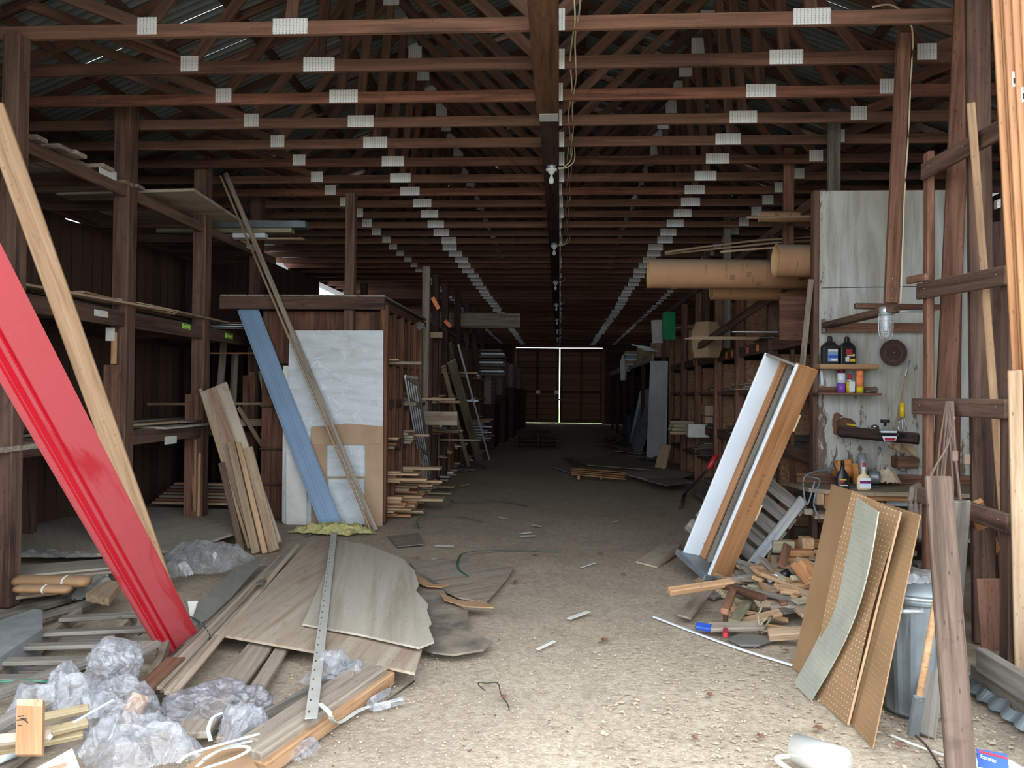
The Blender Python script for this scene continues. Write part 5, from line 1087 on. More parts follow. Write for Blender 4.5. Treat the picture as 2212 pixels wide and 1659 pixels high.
# bottles on the bench
def bottle(name, lab, px, py, D, prof, mat, cap, parts=(), sx=1, sy=.6):
    c = at(px, py, D); c.z = BZ + .001; t = thing(name, lab, 'bottle', c)
    lathe('bottle_body', None, None, prof, T(c), mat, 24, parent=t, sx=sx, sy=sy)
    r, z0, z1, m_ = cap[:4]; lathe('cap', cap[4] if len(cap) > 4 else None, None, [(0, z0), (r, z0), (r * .9, z1), (0, z1)], T(c), m_, 16, parent=t)
    for nm, x0, z0, x1, z1, mt, yy in parts: X('label_panel', nm, None, (c.x + x0, c.y + yy - .0015, c.z + z0), (c.x + x1, c.y + yy + .002, c.z + z1), mt, parent=t, bev=0)
bottle('additive_bottle', 'black long-necked bottle on the workbench edge', 1820, 1033, 6.68, [(0, 0), (.052, 0), (.055, .01), (.055, .10), (.04, .135), (.018, .165), (.015, .225), (0, .226)], 'black', (.016, .21, .24, 'black'), [('red band', -.035, .055, .0, .072, 'redp', -.034), ('yellow band', -.035, .078, .02, .085, 'yellow', -.034), ('white band', -.035, .032, .03, .04, 'paper', -.034)])
bottle('glue_bottle', 'cream glue bottle with a red cap on the workbench edge', 1866, 1033, 6.68, [(0, 0), (.056, 0), (.058, .01), (.058, .085), (.045, .115), (.016, .135), (.016, .165), (0, .166)], 'cream', (.014, .19, .225, 'redp', 'red cap'), [('white label', -.045, .012, .045, .10, 'vinyl', -.036), ('maroon band', -.045, .062, .045, .075, 'maroon', -.0372), ('violet band', -.045, .052, .045, .062, 'purple', -.0372)])
lathe('neck', 'white printed neck', None, [(.015, .16), (.018, .165), (.016, .19), (.012, .195)], T(at(1866, 1033, 6.68).x, 6.68, BZ), 'paper', 16, parent=bpy.data.objects['glue_bottle'])
# circular saw
c = at(1835, 1015, 6.95); c.z = BZ + .002
t = thing('circular_saw', 'old orange circular saw with a grey guard on the workbench', 'circular saw', c)
mx = frame(c + V((-.02, 0, .14)), V((0, 0, 1)), V((1, -.25, 0)))
lathe('motor_housing', 'orange motor housing', None, [(0, -.13), (.06, -.13), (.075, -.10), (.078, .0), (.07, .04), (0, .045)], mx, 'orangep', 20, parent=t)
B('handle', 'orange handle', None, c + V((-.12, -.02, .19)), c + V((.0, -.03, .21)), .05, .05, 'orangep', parent=t)
B('grip', 'dark orange grip', None, c + V((.02, -.06, .20)), c + V((.03, -.08, .02)), .045, .05, 'orangep', parent=t)
lathe('blade_guard', 'grey metal blade guard', None, [(0, -.02), (.125, -.02), (.13, 0), (.125, .035), (0, .04)], frame(c + V((.10, .0, .13)), V((0, 0, 1)), V((1, -.25, 0))), 'galv', 28, parent=t, sx=1.25)
lathe('gear_case', 'ribbed grey gear case', None, [(0, 0), (.06, 0), (.055, .03), (.06, .035), (.052, .06), (.057, .065), (.05, .09), (0, .1)], frame(c + V((.15, -.03, .08)), V((0, 0, 1)), V((1, -.25, 0))), 'galvd', 20, parent=t)
X('base_plate', 'grey base plate', None, tuple(c + V((-.14, -.09, .0))), tuple(c + V((.24, .09, .006))), 'galvd', parent=t)
tube('tool_cable', 'blue grey cord looping over the bench corner', 'cord', [c + V((-.1, -.02, .06)), at(1800, 1000, 6.8), at(1793, 1012, 6.75), at(1760, 1020, 6.7), at(1740, 1028, 6.6), at(1770, 1036, 6.6), at(1764, 1060, 6.5), at(1758, 1090, 6.5), at(1770, 1120, 6.5)], .008, 'cordg')
tube('tool_cable', 'grey cord hanging in a loop left of the bench over the pallet', 'cord', [at(1800, 1015, 6.7), at(1765, 1018, 6.6), at(1738, 1030, 6.5), at(1736, 1060, 6.5), at(1744, 1090, 6.5), at(1760, 1040, 6.5)], .007, 'cordg')
B('blue_marker', 'blue flat stick lying at the left end of the bench', 'stick', fl(1775, 1031, BZ + .01), fl(1806, 1028, BZ + .01), .02, .008, 'bluep', n=(0, 0, 1))
B('dark_file', 'dark steel file lying on the bench edge', 'file', fl(1846, 1036, BZ + .006), fl(1905, 1038, BZ + .006), .02, .008, 'blackr', n=(0, 0, 1))
c = fl(1920, 1020, BZ)
sheet('sawdust_heap', 'small heap of sawdust on the back of the bench', 'sawdust', (at(1905, 1018, 7.0).x, 6.98, BZ + .002), .17, .10, .17, 'chip', 4, 40)
t = X('small_box', 'small clear plastic box with a white label on the back rail of the bench', 'box', tuple(at(1944, 1017, 7.13)), tuple(at(1957, 1003, 7.13) + V((0, .05, 0))), 'filmg'); X('label_panel', 'white label', None, tuple(at(1945, 1016, 7.125)), tuple(at(1956, 1009, 7.125) + V((0, .004, 0))), 'paper', parent=t)
# tool shelf board
a, b = at(1812, 932, 7.08), at(1985, 948, 6.75)
t = B('tool_board', 'dark sloping board fixed across the painted wall carrying small tools', 'board', a, b, .085, .10, 'dark', n=(0, -1, .2))
B('yellow_tool', 'small yellow tape on the sloping tool board', 'tape', at(1828, 916, 7.05), at(1848, 919, 7.05), .015, .03, 'yellow')
lathe('shiny_disc', 'round shiny metal cap on the sloping tool board', 'cap', [(0, 0), (.035, 0), (.03, .02), (0, .03)], T(at(1890, 924, 6.95)), 'steel', 18)
lathe('clamp_screw', 'dark round knob standing above the tool board', 'knob', [(0, 0), (.012, 0), (.012, .025), (.038, .028), (.038, .055), (0, .056)], T(at(1912, 920, 6.95)), 'blackr', 18)
for k, (x0, y0, x1, y1) in enumerate(((1850, 924, 1868, 929), (1866, 927, 1885, 930), (1880, 929, 1900, 927))): B('hand_tool', f'small dark steel tool on the sloping board, {nth(k+1)} along', 'tool', at(x0, y0, 6.98), at(x1, y1, 6.96), .02, .012, 'steel' if k == 1 else 'rust', n=(0, -1, 1), group='tools on the sloping board')
t = thing('labelled_scraper', 'black and white scraper with a red label on the tool board', 'scraper', at(1920, 943, 6.7))
X('body', None, None, tuple(at(1902, 942, 6.7)), tuple(at(1938, 934, 6.7) + V((0, .04, 0))), 'black', parent=t); X('top', 'white top', None, tuple(at(1904, 935, 6.69)), tuple(at(1938, 931, 6.69) + V((0, .04, 0))), 'vinyl', parent=t)
slab('label_face', 'white label face', None, [at(1906, 942, 6.69), at(1938, 942, 6.69), at(1935, 953, 6.69), at(1910, 953, 6.69)], .004, 'vinyl', parent=t); slab('red_label', 'red label', None, [at(1911, 946, 6.684), at(1935, 946, 6.684), at(1934, 952, 6.684), at(1912, 952, 6.684)], .003, 'redp', parent=t)
B('handle', 'black handle', None, at(1938, 939, 6.7), at(1956, 940, 6.72), .02, .02, 'black', parent=t)
t = thing('yellow_handled_tool', 'hand cultivator with a yellow handle and steel prongs on the painted wall', 'tool', at(1949, 930, 6.9))
tube('handle', 'yellow handle', None, [at(1949, 870, 6.9), at(1949, 901, 6.9)], .022, 'yellow', parent=t, k=1, n=12)
for x1 in (1940, 1949, 1958): tube('prong', None, None, [at(1949, 901, 6.9), at(1949 + (x1 - 1949) * .6, 908, 6.88), at(x1, 930, 6.88)], .006, 'steel', parent=t, n=6)
B('dipstick', 'thin wooden stick leaning from the bench up the painted wall', 'stick', at(1917, 1004, 6.9), at(1960, 800, 7.1), .014, .010, 'pinef')
tube('stick_tip', 'grey metal tip of the thin stick on the painted wall', 'tip', [at(1955, 812, 7.06), at(1966, 778, 7.12)], .007, 'galv', k=1)
for k, pp in enumerate(([(1918, 962), (1940, 955), (1944, 975), (1920, 968)], [(1945, 957), (1975, 962), (1978, 985), (1944, 975)])):
    slab('grey_flap', ['folded dusty cardboard flap at the back of the bench', 'second folded dusty flap at the back of the bench'][k], 'cardboard', [at(x, y, 7.0 - .03 * i) for i, (x, y) in enumerate(pp)], .006, 'card')
X('red_box', 'dark red box standing at the back right of the bench', 'box', tuple(at(1940, 1012, 7.0)), tuple(at(1985, 988, 7.0) + V((0, .15, 0))), 'redpost')

# ================================================================== right foreground
LXR = 2.36
t = thing('ladder_rack', 'weathered upright wooden rack frame of two posts with nailed rungs at the right', 'rack frame', (LXR, 4.5, 0))
def LP(px, py, X_=LXR):
    r = ray(px, py); return EYE + r * (X_ / r.x)
yn, yf = LP(2170, 700).y, LP(1998, 700).y
X('near_post', None, None, (LXR, yn - .045, .0), (LXR + .045, yn + .045, LP(2172, 232).z), 'post', parent=t)
X('far_post', None, None, (LXR, yf - .035, .0), (LXR + .045, yf + .035, LP(2005, 325).z), 'redpost', parent=t)
for (x0, y0, x1, y1) in ((1994, 372, 2182, 268), (1984, 630, 2178, 594), (1974, 877, 2178, 884), (1985, 1068, 2182, 1132)):
    a, b = LP(x0, y0, LXR - .025), LP(x1, y1, LXR - .025)
    B('rung', None, None, a, b, .105, .035, 'post', n=(-1, -.1, 0), parent=t)
    for q in (.12, .55, .93):
        c = a.lerp(b, q) + V((-.02, 0, .01)); lathe('nail', 'bright nail head', None, [(0, 0), (.004, 0), (.003, .004), (0, .005)], frame(c, V((0, 1, 0)), V((-1, -.4, 0))), 'steel', 6, parent=t)
B('spacer_block', None, None, LP(1962, 606, LXR - .02), LP(2003, 598, LXR - .02), .05, .03, 'redpost', n=(-1, 0, 0), parent=t)
def lean(lab, name, fx, fy, tx, ty, D, w_, th, mt, n=(-.3, -1, .05), z0=0, cat='board', **k):
    return B(name, lab, cat, fl(fx, fy, z0), at(tx, ty, D), w_, th, mt, n=n, **k)
lean('tall red-brown post leaning upright behind the rack rungs, inner one', 'leaning_post', 2022, 1345, 2086, -60, 5.05, .115, .05, 'redpost')
lean('tall brown post standing behind the rack rungs, outer one', 'leaning_post', 2126, 1388, 2110, -60, 4.7, .125, .06, 'post', n=(-.2, -1, 0))
lean('narrow red-brown board end nailed beside the inner tall post', 'leaning_post', 2060, 1330, 2076, -40, 5.3, .05, .05, 'redpost')
lean('slim pale lath leaning behind the rack rungs', 'lath', 2188, 1398, 2097, 222, 4.35, .042, .02, 'pine')
lean('dark plank standing in shade behind the slim lath', 'leaning_board', 2190, 1380, 2150, 480, 5.0, .14, .03, 'dark')
lean('orange-brown board leaning low behind the outer tall post', 'leaning_board', 2195, 1330, 2105, 1085, 4.7, .09, .03, 'cedar', n=(-.3, -1, 0))
lean('grey purple sheet of thin board standing on the sill boards', 'leaning_board', 2145, 1405, 2135, 1250, 4.5, .12, .012, 'redpost', z0=.06)
for k, (x0, x1, mt, w_) in enumerate(((2152, 2236, 'cedar', .05), (2166, 2248, 'cedar', .035), (2178, 2262, 'cedar', .06), (2197, 2278, 'cedar', .06), (2216, 2292, 'cedar', .06))):
    o = lean(f'long orange-brown moulding leaning at the right edge, {nth(k+1)} from the aisle', 'tall_moulding', x1, 1478 + 6 * k, x0, -60, 3.75 - .02 * k, w_, .02, mt, n=(-.25, -1, 0), z0=.03, cat='moulding', group='tall mouldings at the right edge')
    if k in (1, 2, 3):
        px, py = [(2176, 152), (2199, 150), (2213, 190)][k - 1]
        mw = WM[o.name]; Lh = (at(x0, -60, 3.75 - .02 * k) - fl(x1, 1478 + 6 * k, .03)).length
        s = .36 if k < 3 else .34
        q = mw @ V((Lh * s, 0, .0115)); ax = mw.to_3x3() @ V((1, 0, 0))
        l = B('price_label', 'white price label with bars', None, q - ax * .035, q + ax * .035, .024, .001, 'paper', n=mw.to_3x3() @ V((0, 0, 1)), parent=o, bev=0)
        q2 = q + (mw.to_3x3() @ V((0, 0, 1))) * .001; B('bar_code', None, None, q2 - ax * .02, q2 + ax * .005, .014, .001, 'ink', n=mw.to_3x3() @ V((0, 0, 1)), parent=l, bev=0)
lean('pale board leaning low before the orange mouldings at the right edge', 'leaning_board', 2206, 1462, 2192, 800, 3.85, .06, .02, 'pinef', n=(-.25, -1, 0), z0=.05)
# sill boards along the doorway side
X('sill_board', 'weathered grey sill board along the right side, upper one', 'board', (2.10, 2.6, .13), (2.15, 4.02, .25), 'grey')
X('sill_board', 'weathered grey sill board along the right side, lower one on the dirt', 'board', (2.14, 2.6, .005), (2.19, 4.15, .128), 'grey')
X('sill_block', 'brown end block on the upper sill board', 'block', (2.03, 3.02, .125), (2.098, 3.42, .235), 'redpost')
bm = bmesh.new(); r1 = []; r2 = []
for i in range(60):
    y = 3.25 + .9 * i / 59; dx = .010 * math.sin(i * .9); r1.append(bm.verts.new((2.13 + dx, y, .06 + .01 * math.sin(i * .55)))); r2.append(bm.verts.new((2.09 + dx, y, .004 + .008 * abs(math.sin(i * .4)))))
for i in range(59): bm.faces.new((r1[i], r1[i + 1], r2[i + 1], r2[i]))
o = link('metal_edging', mesh_from(bm, 'galvd'), None, M.Identity(4)); tag(o, 'bent ragged metal edging at the foot of the sill boards', 'metal edging'); md = o.modifiers.new('s', 'SOLIDIFY'); md.thickness = .003
# tall foreground boards
a = fl(2078, 1700, .0); b = at(2026, 1030, 3.45)
B('leaning_plank', 'dark brown plank leaning in the right foreground, nearest of all', 'plank', a, b, .105, .045, 'plank', n=(-.35, -1, .1))
lean('light grey board leaning behind the nearest dark plank', 'leaning_board', 2052, 1405, 2075, 1082, 4.3, .10, .02, 'grey', n=(-.2, -1, 0))
lean('grey worn board leaning beside the metal bin', 'leaning_board', 2000, 1590, 2042, 1260, 3.95, .085, .022, 'grey', n=(-.2, -1, 0))
t = thing('long_shovel', 'round wooden tool handle with a flat metal socket standing beside the bin', 'tool', fl(1972, 1588))
a, b, c = fl(1972, 1588, .01), at(1985, 1512, 3.42), at(2026, 1275, 3.5)
tube('wooden_handle', None, None, [b, c], .015, 'rawp', parent=t, k=1, n=14); strap('metal_socket', 'dull metal socket', None, [a, a.lerp(b, .6), b + (b - a) * .1], .045, .02, 'galvd', parent=t, up=V((0, -1, .2)))
# rags, cords
t = slab('grey_cloth', 'grey cloth draped over the bench end beside the rack post', 'cloth', [at(1962, 1166, 5.5), at(1960, 1075, 5.5), at(1968, 1050, 5.52), at(1985, 1042, 5.5), at(1998, 1050, 5.48), at(2002, 1080, 5.45), at(1999, 1172, 5.45)], .05, 'cloth')
for k, x in enumerate((1968, 1978, 1990)): tube('cloth_fold', None, None, [at(x + 4, 1052, 5.45), at(x, 1090, 5.43), at(x - 2, 1165, 5.45)], .022, 'cloth', parent=t)
c0 = LP(2066, 882, LXR - .07)
for k, (w1, zz, ph) in enumerate(((.10, .75, .0), (.14, .85, .02), (.07, .62, .04), (.18, .80, .05))):
    pts = [c0 + V((-.02, ph, .04)), c0 + V((-.03, -w1 * .5 + ph, -zz * .3)), c0 + V((-.03, -w1 + ph, -zz * .8)), c0 + V((-.04, -w1 * .2, -zz)), c0 + V((-.04, w1 * .8, -zz * .9)), c0 + V((-.03, w1 * .5 + ph, -zz * .35)), c0 + V((-.02, ph + .02, .04))]
    tube('looped_rope', f'brown cord looped over a rack rung, {nth(k+1)} loop', 'cord', pts, .0065, 'cord', group='cord loops on the rack rung')
for k, (x, y) in enumerate(((2062, 985), (2088, 992))): c = at(x, y, 4.3); X('cord_plug', f'brown cord plug hanging among the loops, {nth(k+1)}', 'plug', tuple(c - V((.015, .015, .03))), tuple(c + V((.015, .015, .03))), 'cord')
tube('looped_rope', 'long brown cord sweeping from the rack rung toward the bench', 'cord', [at(2062, 900, 4.4), at(2048, 960, 4.5), at(2020, 1010, 4.5), at(2008, 1045, 4.4), at(2015, 1085, 4.3)], .0065, 'cord')
# trash can
c = at(1975, 1530, 3.84); c.z = 0
t = thing('metal_bin', 'galvanised metal bin with a crushed plastic-covered lid behind the pegboards', 'bin', c)
H_ = .565
bm = bmesh.new(); rings = []; n = 48
for f in (0, .02, .03, .3, .6, .9, .93, .95, .97, 1.0):
    r = .130 + .036 * f + (.006 if f in (.95, .97, .02) else 0)
    rings.append([bm.verts.new(((r + (.005 if i % 4 < 2 and .03 <= f < .9 else 0)) * math.cos(2 * math.pi * i / n), (r + (.005 if i % 4 < 2 and .03 <= f < .9 else 0)) * math.sin(2 * math.pi * i / n), f * H_)) for i in range(n)])
for q1, q2 in zip(rings, rings[1:]):
    for j in range(n): bm.faces.new((q1[j], q1[(j + 1) % n], q2[(j + 1) % n], q2[j]))
bm.faces.new(rings[0][::-1]); link('bin_body', mesh_from(bm, 'galvd'), None, T(c), t)
lathe('bin_rim', None, None, [(.168, 0), (.178, .005), (.178, .016), (.168, .02), (.165, .01), (.168, 0)], T(c + V((0, 0, H_ - .01))), 'galv', 40, parent=t, cap=False)
lathe('bin_lid', 'dull metal lid', None, [(.176, .008), (.174, .022), (.12, .055), (.04, .075), (0, .078)], T(c + V((0, 0, H_))), 'galvd', 30, parent=t)
o = sheet('lid_cover', 'crumpled dusty lid cover', None, c + V((0, 0, H_ + .045)), .19, .19, .06, 'filmg', 33, 50, parent=t, fold=5)
hc = at(1970, 1321, 3.59); 
tube('bin_handle', 'bright side handle', None, [hc + V((-.05, .03, 0)), hc + V((-.05, 0, 0)), hc + V((.045, 0, 0)), hc + V((.055, .03, 0))], .012, 'galv', parent=t, k=1, n=8)
# pegboards
def pcurve(name, lab, foot, top, bow, th, mat, D_foot, D_top, D_mid=None, n=14):
    """bent panel: foot=(left,right) px on floor, top=(left,right) px at depth, bow in px"""
    bm = bmesh.new(); fa, fb = fl(*foot[0]), fl(*foot[1]); ta, tb = at(*top[0], D_top[0]), at(*top[1], D_top[1])
    if D_foot: pass
    o_ = fa.copy(); ux = (fb - fa).normalized(); W0 = (fb - fa).length; uy = (ta - fa).normalized(); nz = ux.cross(uy).normalized(); uy2 = nz.cross(ux)
    fr = M.Translation(o_) @ M((ux, uy2, nz)).transposed().to_4x4(); inv = fr.inverted(); rows = []
    for i in range(n + 1):
        f = i / n; s = math.sin(math.pi * f) * bow
        rows.append([(fa.lerp(ta, f).lerp(fb.lerp(tb, f), g) + nz * 0 + V((s * .6, -s * .9, -s * .1))) for g in (0, .5, 1)])
    grid = [[bm.verts.new(inv @ p) for p in r] for r in rows]
    for i in range(n):
        for j in range(2): bm.faces.new((grid[i][j], grid[i][j + 1], grid[i + 1][j + 1], grid[i + 1][j]))
    bmesh.ops.recalc_face_normals(bm, faces=bm.faces[:])
    o = link(name, mesh_from(bm, mat), None, fr); md = o.modifiers.new('thick', 'SOLIDIFY'); md.thickness = th; md.offset = 0
    return tag(o, lab, 'hardboard')
pcurve('hardboard_sheet', 'plain brown hardboard sheet leaning furthest back of the bundle', [(1713, 1442), (1790, 1500)], [(1797, 1046), (1842, 1060)], .0, .006, 'hardb', 0, (4.6, 4.25))
pcurve('pegboard', 'brown perforated board leaning in the middle of the bundle', [(1755, 1500), (1831, 1567)], [(1842, 1060), (1946, 1106)], -.02, .006, 'pegb', 0, (4.08, 3.72))
pcurve('pegboard', 'right brown hardboard sheet of the bundle with dark stains', [(1836, 1560), (1886, 1618)], [(1905, 1085), (1989, 1112)], -.0, .006, 'pegc', 0, (4.05, 3.66))
pcurve('pegboard', 'narrow pale grey perforated board bowed at the front of the bundle', [(1716, 1476), (1752, 1514)], [(1851, 1075), (1898, 1106)], .06, .006, 'pegg', 0, (3.97, 3.62))
B('wood_edge', 'pale cut edge of the middle perforated board', 'edge strip', fl(1832, 1566, .01), at(1946, 1106, 3.705), .010, .008, 'pine')
# window unit
P0 = at(1530, 1250, 6.2); P0.z = max(P0.z, .0)
Lv = at(1724, 788, 5.93) - P0; Wv = at(1468, 1194, 6.59) - P0; Dv = at(1576, 1259, 6.30) - P0
lx = Lv.normalized(); wy = (Wv - lx * Wv.dot(lx)).normalized(); dz = lx.cross(wy);
if dz.dot(Dv) < 0: dz = -dz
LL, WW, DD = Lv.length, Wv.length * .93, .205
t = thing('window_unit', 'tall narrow window sash unit in a deep frame leaning at the right', 'window unit', P0)
def wb(name, lab, l0, l1, w0, w1, d0, d1, mt, bev=None):
    c0_ = P0 + lx * l0 + wy * ((w0 + w1) / 2) + dz * ((d0 + d1) / 2); c1_ = P0 + lx * l1 + wy * ((w0 + w1) / 2) + dz * ((d0 + d1) / 2)
    if abs(l1 - l0) >= max(abs(w1 - w0), abs(d1 - d0)): return B(name, lab, None, c0_, c1_, abs(w1 - w0), abs(d1 - d0), mt, n=dz, parent=t, bev=bev)
    lm = (l0 + l1) / 2; a_ = P0 + lx * lm + wy * w0 + dz * ((d0 + d1) / 2); b_ = P0 + lx * lm + wy * w1 + dz * ((d0 + d1) / 2)
    return B(name, lab, None, a_, b_, abs(d1 - d0), abs(l1 - l0), mt, n=lx, parent=t, bev=bev)
wb('right_jamb', 'orange wood outer jamb', 0, LL, 0, .018, .008, DD, 'cedar'); wb('jamb_face', 'white jamb face', 0, LL, .0, .028, -.004, .008, 'vinyl'); wb('jamb_lining', 'white lining', 0, LL, .018, .026, .008, DD, 'vinyl')
wb('left_jamb', 'white jamb', 0, LL, WW - .02, WW, 0, DD, 'vinyl'); 
wb('head', 'grey head', LL - .02, LL, .02, WW - .02, 0, DD, 'grey'); wb('sill', 'grey sill', -.02, .03, -.01, WW + .03, -.05, DD, 'galvd')
wb('head_cap', 'orange end grain', LL, LL + .012, 0, .03, .0, DD, 'cedar')
wb('inner_stop', 'orange inner stop', .03, LL - .02, WW - .09, WW - .02, DD - .045, DD - .02, 'cedar')
wb('sash_stile', 'white sash stile', .03, LL - .02, .026, .07, DD - .03, DD, 'vinyl'); wb('sash_stile', 'grey sash stile', .03, LL - .02, WW - .15, WW - .10, DD - .03, DD, 'grey')
for l in (.05, LL * .5, LL - .12): wb('sash_rail', 'grey sash rail', l, l + .06, .07, WW - .15, DD - .03, DD, 'grey')
wb('glass_pane', None, .1, LL - .1, .07, WW - .15, DD - .014, DD - .010, 'glass', bev=0)
for l in (.55, 1.32):
    q = P0 + lx * l + dz * (DD + .002) + wy * .004; B('paper_scrap', 'torn yellow paper scrap', None, q, q + lx * .14, .03, .004, 'cream', n=-wy, parent=t)
mw = P0 + lx * (LL * .42) - wy * .0012 + dz * (DD * .52)
zt = -wy; xt = -lx; yt = zt.cross(xt)
yt = zt.cross(lx)
fr_ = M.Translation(mw) @ M((lx, yt, zt)).transposed().to_4x4()
text('stamp_text', '2/8  8/12  4964 400H  57', fr_ @ M.Rotation(0, 4, 'Z'), .035, 'inkb', t)
# pallet leaning
a0 = fl(1603, 1246, .0); a1 = at(1735, 1078, 6.75)
t = thing('grey_pallet', 'grey wooden pallet leaning behind the window unit with blue stamped letters', 'pallet', a0)
lx2 = (a1 - a0).normalized(); wv = V((-.62, .15, .55)); wv = (wv - lx2 * wv.dot(lx2)).normalized(); nz2 = lx2.cross(wv); nz2 = nz2 if nz2.dot(EYE - a0) > 0 else -nz2
Lp = (a1 - a0).length
B('stringer', None, None, a0, a1, .085, .04, 'greyp', n=nz2, parent=t)
for q in (.0, .28, .56): B('stringer', None, None, a0 + wv * q - nz2 * .085, a1 + wv * q - nz2 * .085, .04, .085, 'grey', n=nz2, parent=t)
for k in range(6):
    c = a0 + lx2 * (.06 + (Lp - .14) * k / 5); B('deck_slat', None, None, c - wv * .07 - nz2 * .03, c + wv * .60 - nz2 * .03, .112, .018, 'grey', n=nz2, parent=t)
    if k % 2 == 0: B('back_slat', None, None, c + lx2 * .03 - wv * .06 - nz2 * .14, c + lx2 * .03 + wv * .60 - nz2 * .14, .09, .018, 'grey', n=nz2, parent=t)
ctr = a0.lerp(a1, .36) + nz2 * .021
text('stamped_letters', 'WAGNOW', M.Translation(ctr) @ M((lx2, nz2.cross(lx2), nz2)).transposed().to_4x4(), .065, 'blue', t)
# scrap heap
rk = random.Random(5); cx, cy = 1.72, 5.75
tones = [('rawp', 'orange-tan'), ('pinef', 'tan'), ('greyb', 'dusty'), ('green', 'greenish'), ('divider', 'brown'), ('pine', 'pale'), ('grey', 'grey'), ('pinef', 'weathered tan')]
for k in range(130):
    x, y = rk.gauss(cx, .32), rk.gauss(cy, .45)
    if x < 1.05 or x > 2.3 or y < 4.75 or y > 6.9 or (x < 1.25 and y < 5.2): x, y = cx + rk.uniform(-.25, .4), cy + rk.uniform(-.6, .5)
    hh = max(0, .30 * (1 - math.hypot((x - 1.95) / .75, (y - 5.9) / 1.1)))
    L = rk.uniform(.14, .42); an = rk.uniform(0, math.pi); pt = rk.uniform(-.25, .25)
    d_ = V((math.cos(an), math.sin(an), pt)) * L / 2; z = hh * rk.uniform(.5, 1) + .02 + abs(d_.z); c = V((x, y, z)); mt, tn = tones[k % 8]
    B('wood_offcut', f'{tn} wood offcut in the scrap heap by the window unit, {nth(k+1)} piece', 'offcut', c - d_, c + d_, rk.uniform(.035, .085), rk.uniform(.012, .03), mt, n=(rk.uniform(-.5, .5), -.4, 1), group='offcuts in the scrap heap')
ex = [((1445, 1278), (1582, 1258), .055, .04, 'rawp', 'long orange split stud end on top of the scrap heap'), ((1555, 1262), (1650, 1292), .06, .035, 'divider', 'dark brown stud crossing the top of the scrap heap'), ((1585, 1272), (1565, 1322), .05, .035, 'divider', 'dark brown stud pointing to the front of the scrap heap'), ((1478, 1333), (1530, 1270), .09, .015, 'greyb', 'grey broken board at the aisle side of the heap'), ((1615, 1300), (1585, 1343), .07, .02, 'green', 'greenish short board at the front of the heap'), ((1620, 1240), (1668, 1212), .07, .04, 'rawp', 'orange stud end behind the heap beside the pallet'), ((1530, 1355), (1650, 1352), .07, .03, 'greyb', 'dusty flat board lying along the front of the heap'), ((1665, 1292), (1700, 1270), .09, .02, 'greyb', 'grey board end near the hardboard sheets'), ((1660, 1372), (1735, 1366), .07, .05, 'pinef', 'pinkish timber lying at the foot of the hardboard sheets'), ((1600, 1250), (1670, 1235), .05, .03, 'green', 'greenish stud beside the pallet foot')]
for k, (p, q, w_, t__, mt, lb) in enumerate(ex):
    z = .22 if k in (0, 1, 2) else .12 if k in (5, 9) else .05
    B('scrap_stud', lb, 'offcut', fl(*p, z), fl(*q, z + .03), w_, t__, mt, n=(0, -.4, 1))
for k, (x, y, D, w_, h_, d_, mt, lb) in enumerate(((1742, 1172, 6.5, .10, .09, .12, 'pine', 'yellowish square timber end stacked behind the pallet'), (1728, 1193, 6.4, .20, .05, .1, 'cedar', 'orange-brown timber end under the square one'), (1700, 1208, 6.3, .28, .04, .12, 'cedar', 'long orange timber lowest of the stack behind the pallet'), (1690, 1180, 6.6, .18, .10, .1, 'green', 'dusty block behind the pallet'))):
    c = at(x, y, D); X('timber_end', lb, 'timber', tuple(c - V((w_ / 2, d_ / 2, h_ / 2))), tuple(c + V((w_ / 2, d_ / 2, h_ / 2))), mt)
for k, (x0, y0, x1, y1) in enumerate(((1712, 1218, 1748, 1262), (1726, 1215, 1755, 1250), (1738, 1212, 1760, 1240))):
    B('leaning_offcut', f'brown-orange offcut leaning against the hardboard side, {nth(k+1)} going right', 'offcut', at(x0, y0, 5.6), at(x1, y1, 5.4), .05, .02, 'cedar', n=(-.3, -1, .3), group='offcuts leaning by the hardboard')
# coloured bits in the heap
B('blue_ended_block', 'wood block painted blue in front of the scrap heap', 'block', fl(1503, 1352, .05), fl(1537, 1357, .05), .05, .03, 'bluep', n=(0, -.5, 1))
t = B('red_ended_stake', 'thin stake with a red end pointing out of the scrap heap', 'stake', fl(1566, 1325, .06), fl(1568, 1362, .05), .028, .028, 'divider', n=(0, 0, 1))
B('red_end', 'red painted end', None, fl(1567, 1362, .05), fl(1567, 1373, .05), .032, .032, 'redp', n=(0, 0, 1), parent=t)
tube('caulk_tube', 'white caulking tube with a blue band behind the scrap heap', 'tube', [at(1660, 1252, 5.7), at(1690, 1242, 5.75)], .024, 'vinyl', k=1, n=14)
tube('black_plug', 'black cylinder cap beside the caulking tube', 'cap', [at(1690, 1244, 5.7), at(1702, 1236, 5.72)], .03, 'black', k=1, n=14)
tube('green_string', 'green string trailing over the scrap heap', 'string', [fl(1640, 1290, .22), fl(1645, 1310, .2), fl(1638, 1330, .15), fl(1642, 1350, .1), fl(1655, 1335, .14), fl(1668, 1332, .12), fl(1655, 1350, .06), fl(1645, 1368, .03)], .006, 'green')
floor_slab('grey_felt', 'grey flat felt piece at the front of the scrap heap', 'felt', [(1572, 1378), (1600, 1368), (1650, 1372), (1668, 1382), (1640, 1392), (1600, 1392)], .025, .012, 'mat')
strap('white_trim_strip', 'long thin white strip lying on the ground before the scrap heap', 'strip', [fl(1412, 1332, .01), fl(1500, 1366, .01), fl(1600, 1402, .01), fl(1712, 1437, .01)], .015, .008, 'vinyl')
slab('plywood_offcut', 'thin tan plywood offcut on the floor left of the window unit', 'offcut', [fl(1374, 1212, .02), fl(1432, 1174, .02), fl(1470, 1176, .02), fl(1462, 1196, .02), fl(1420, 1224, .02)], .015, 'ply')
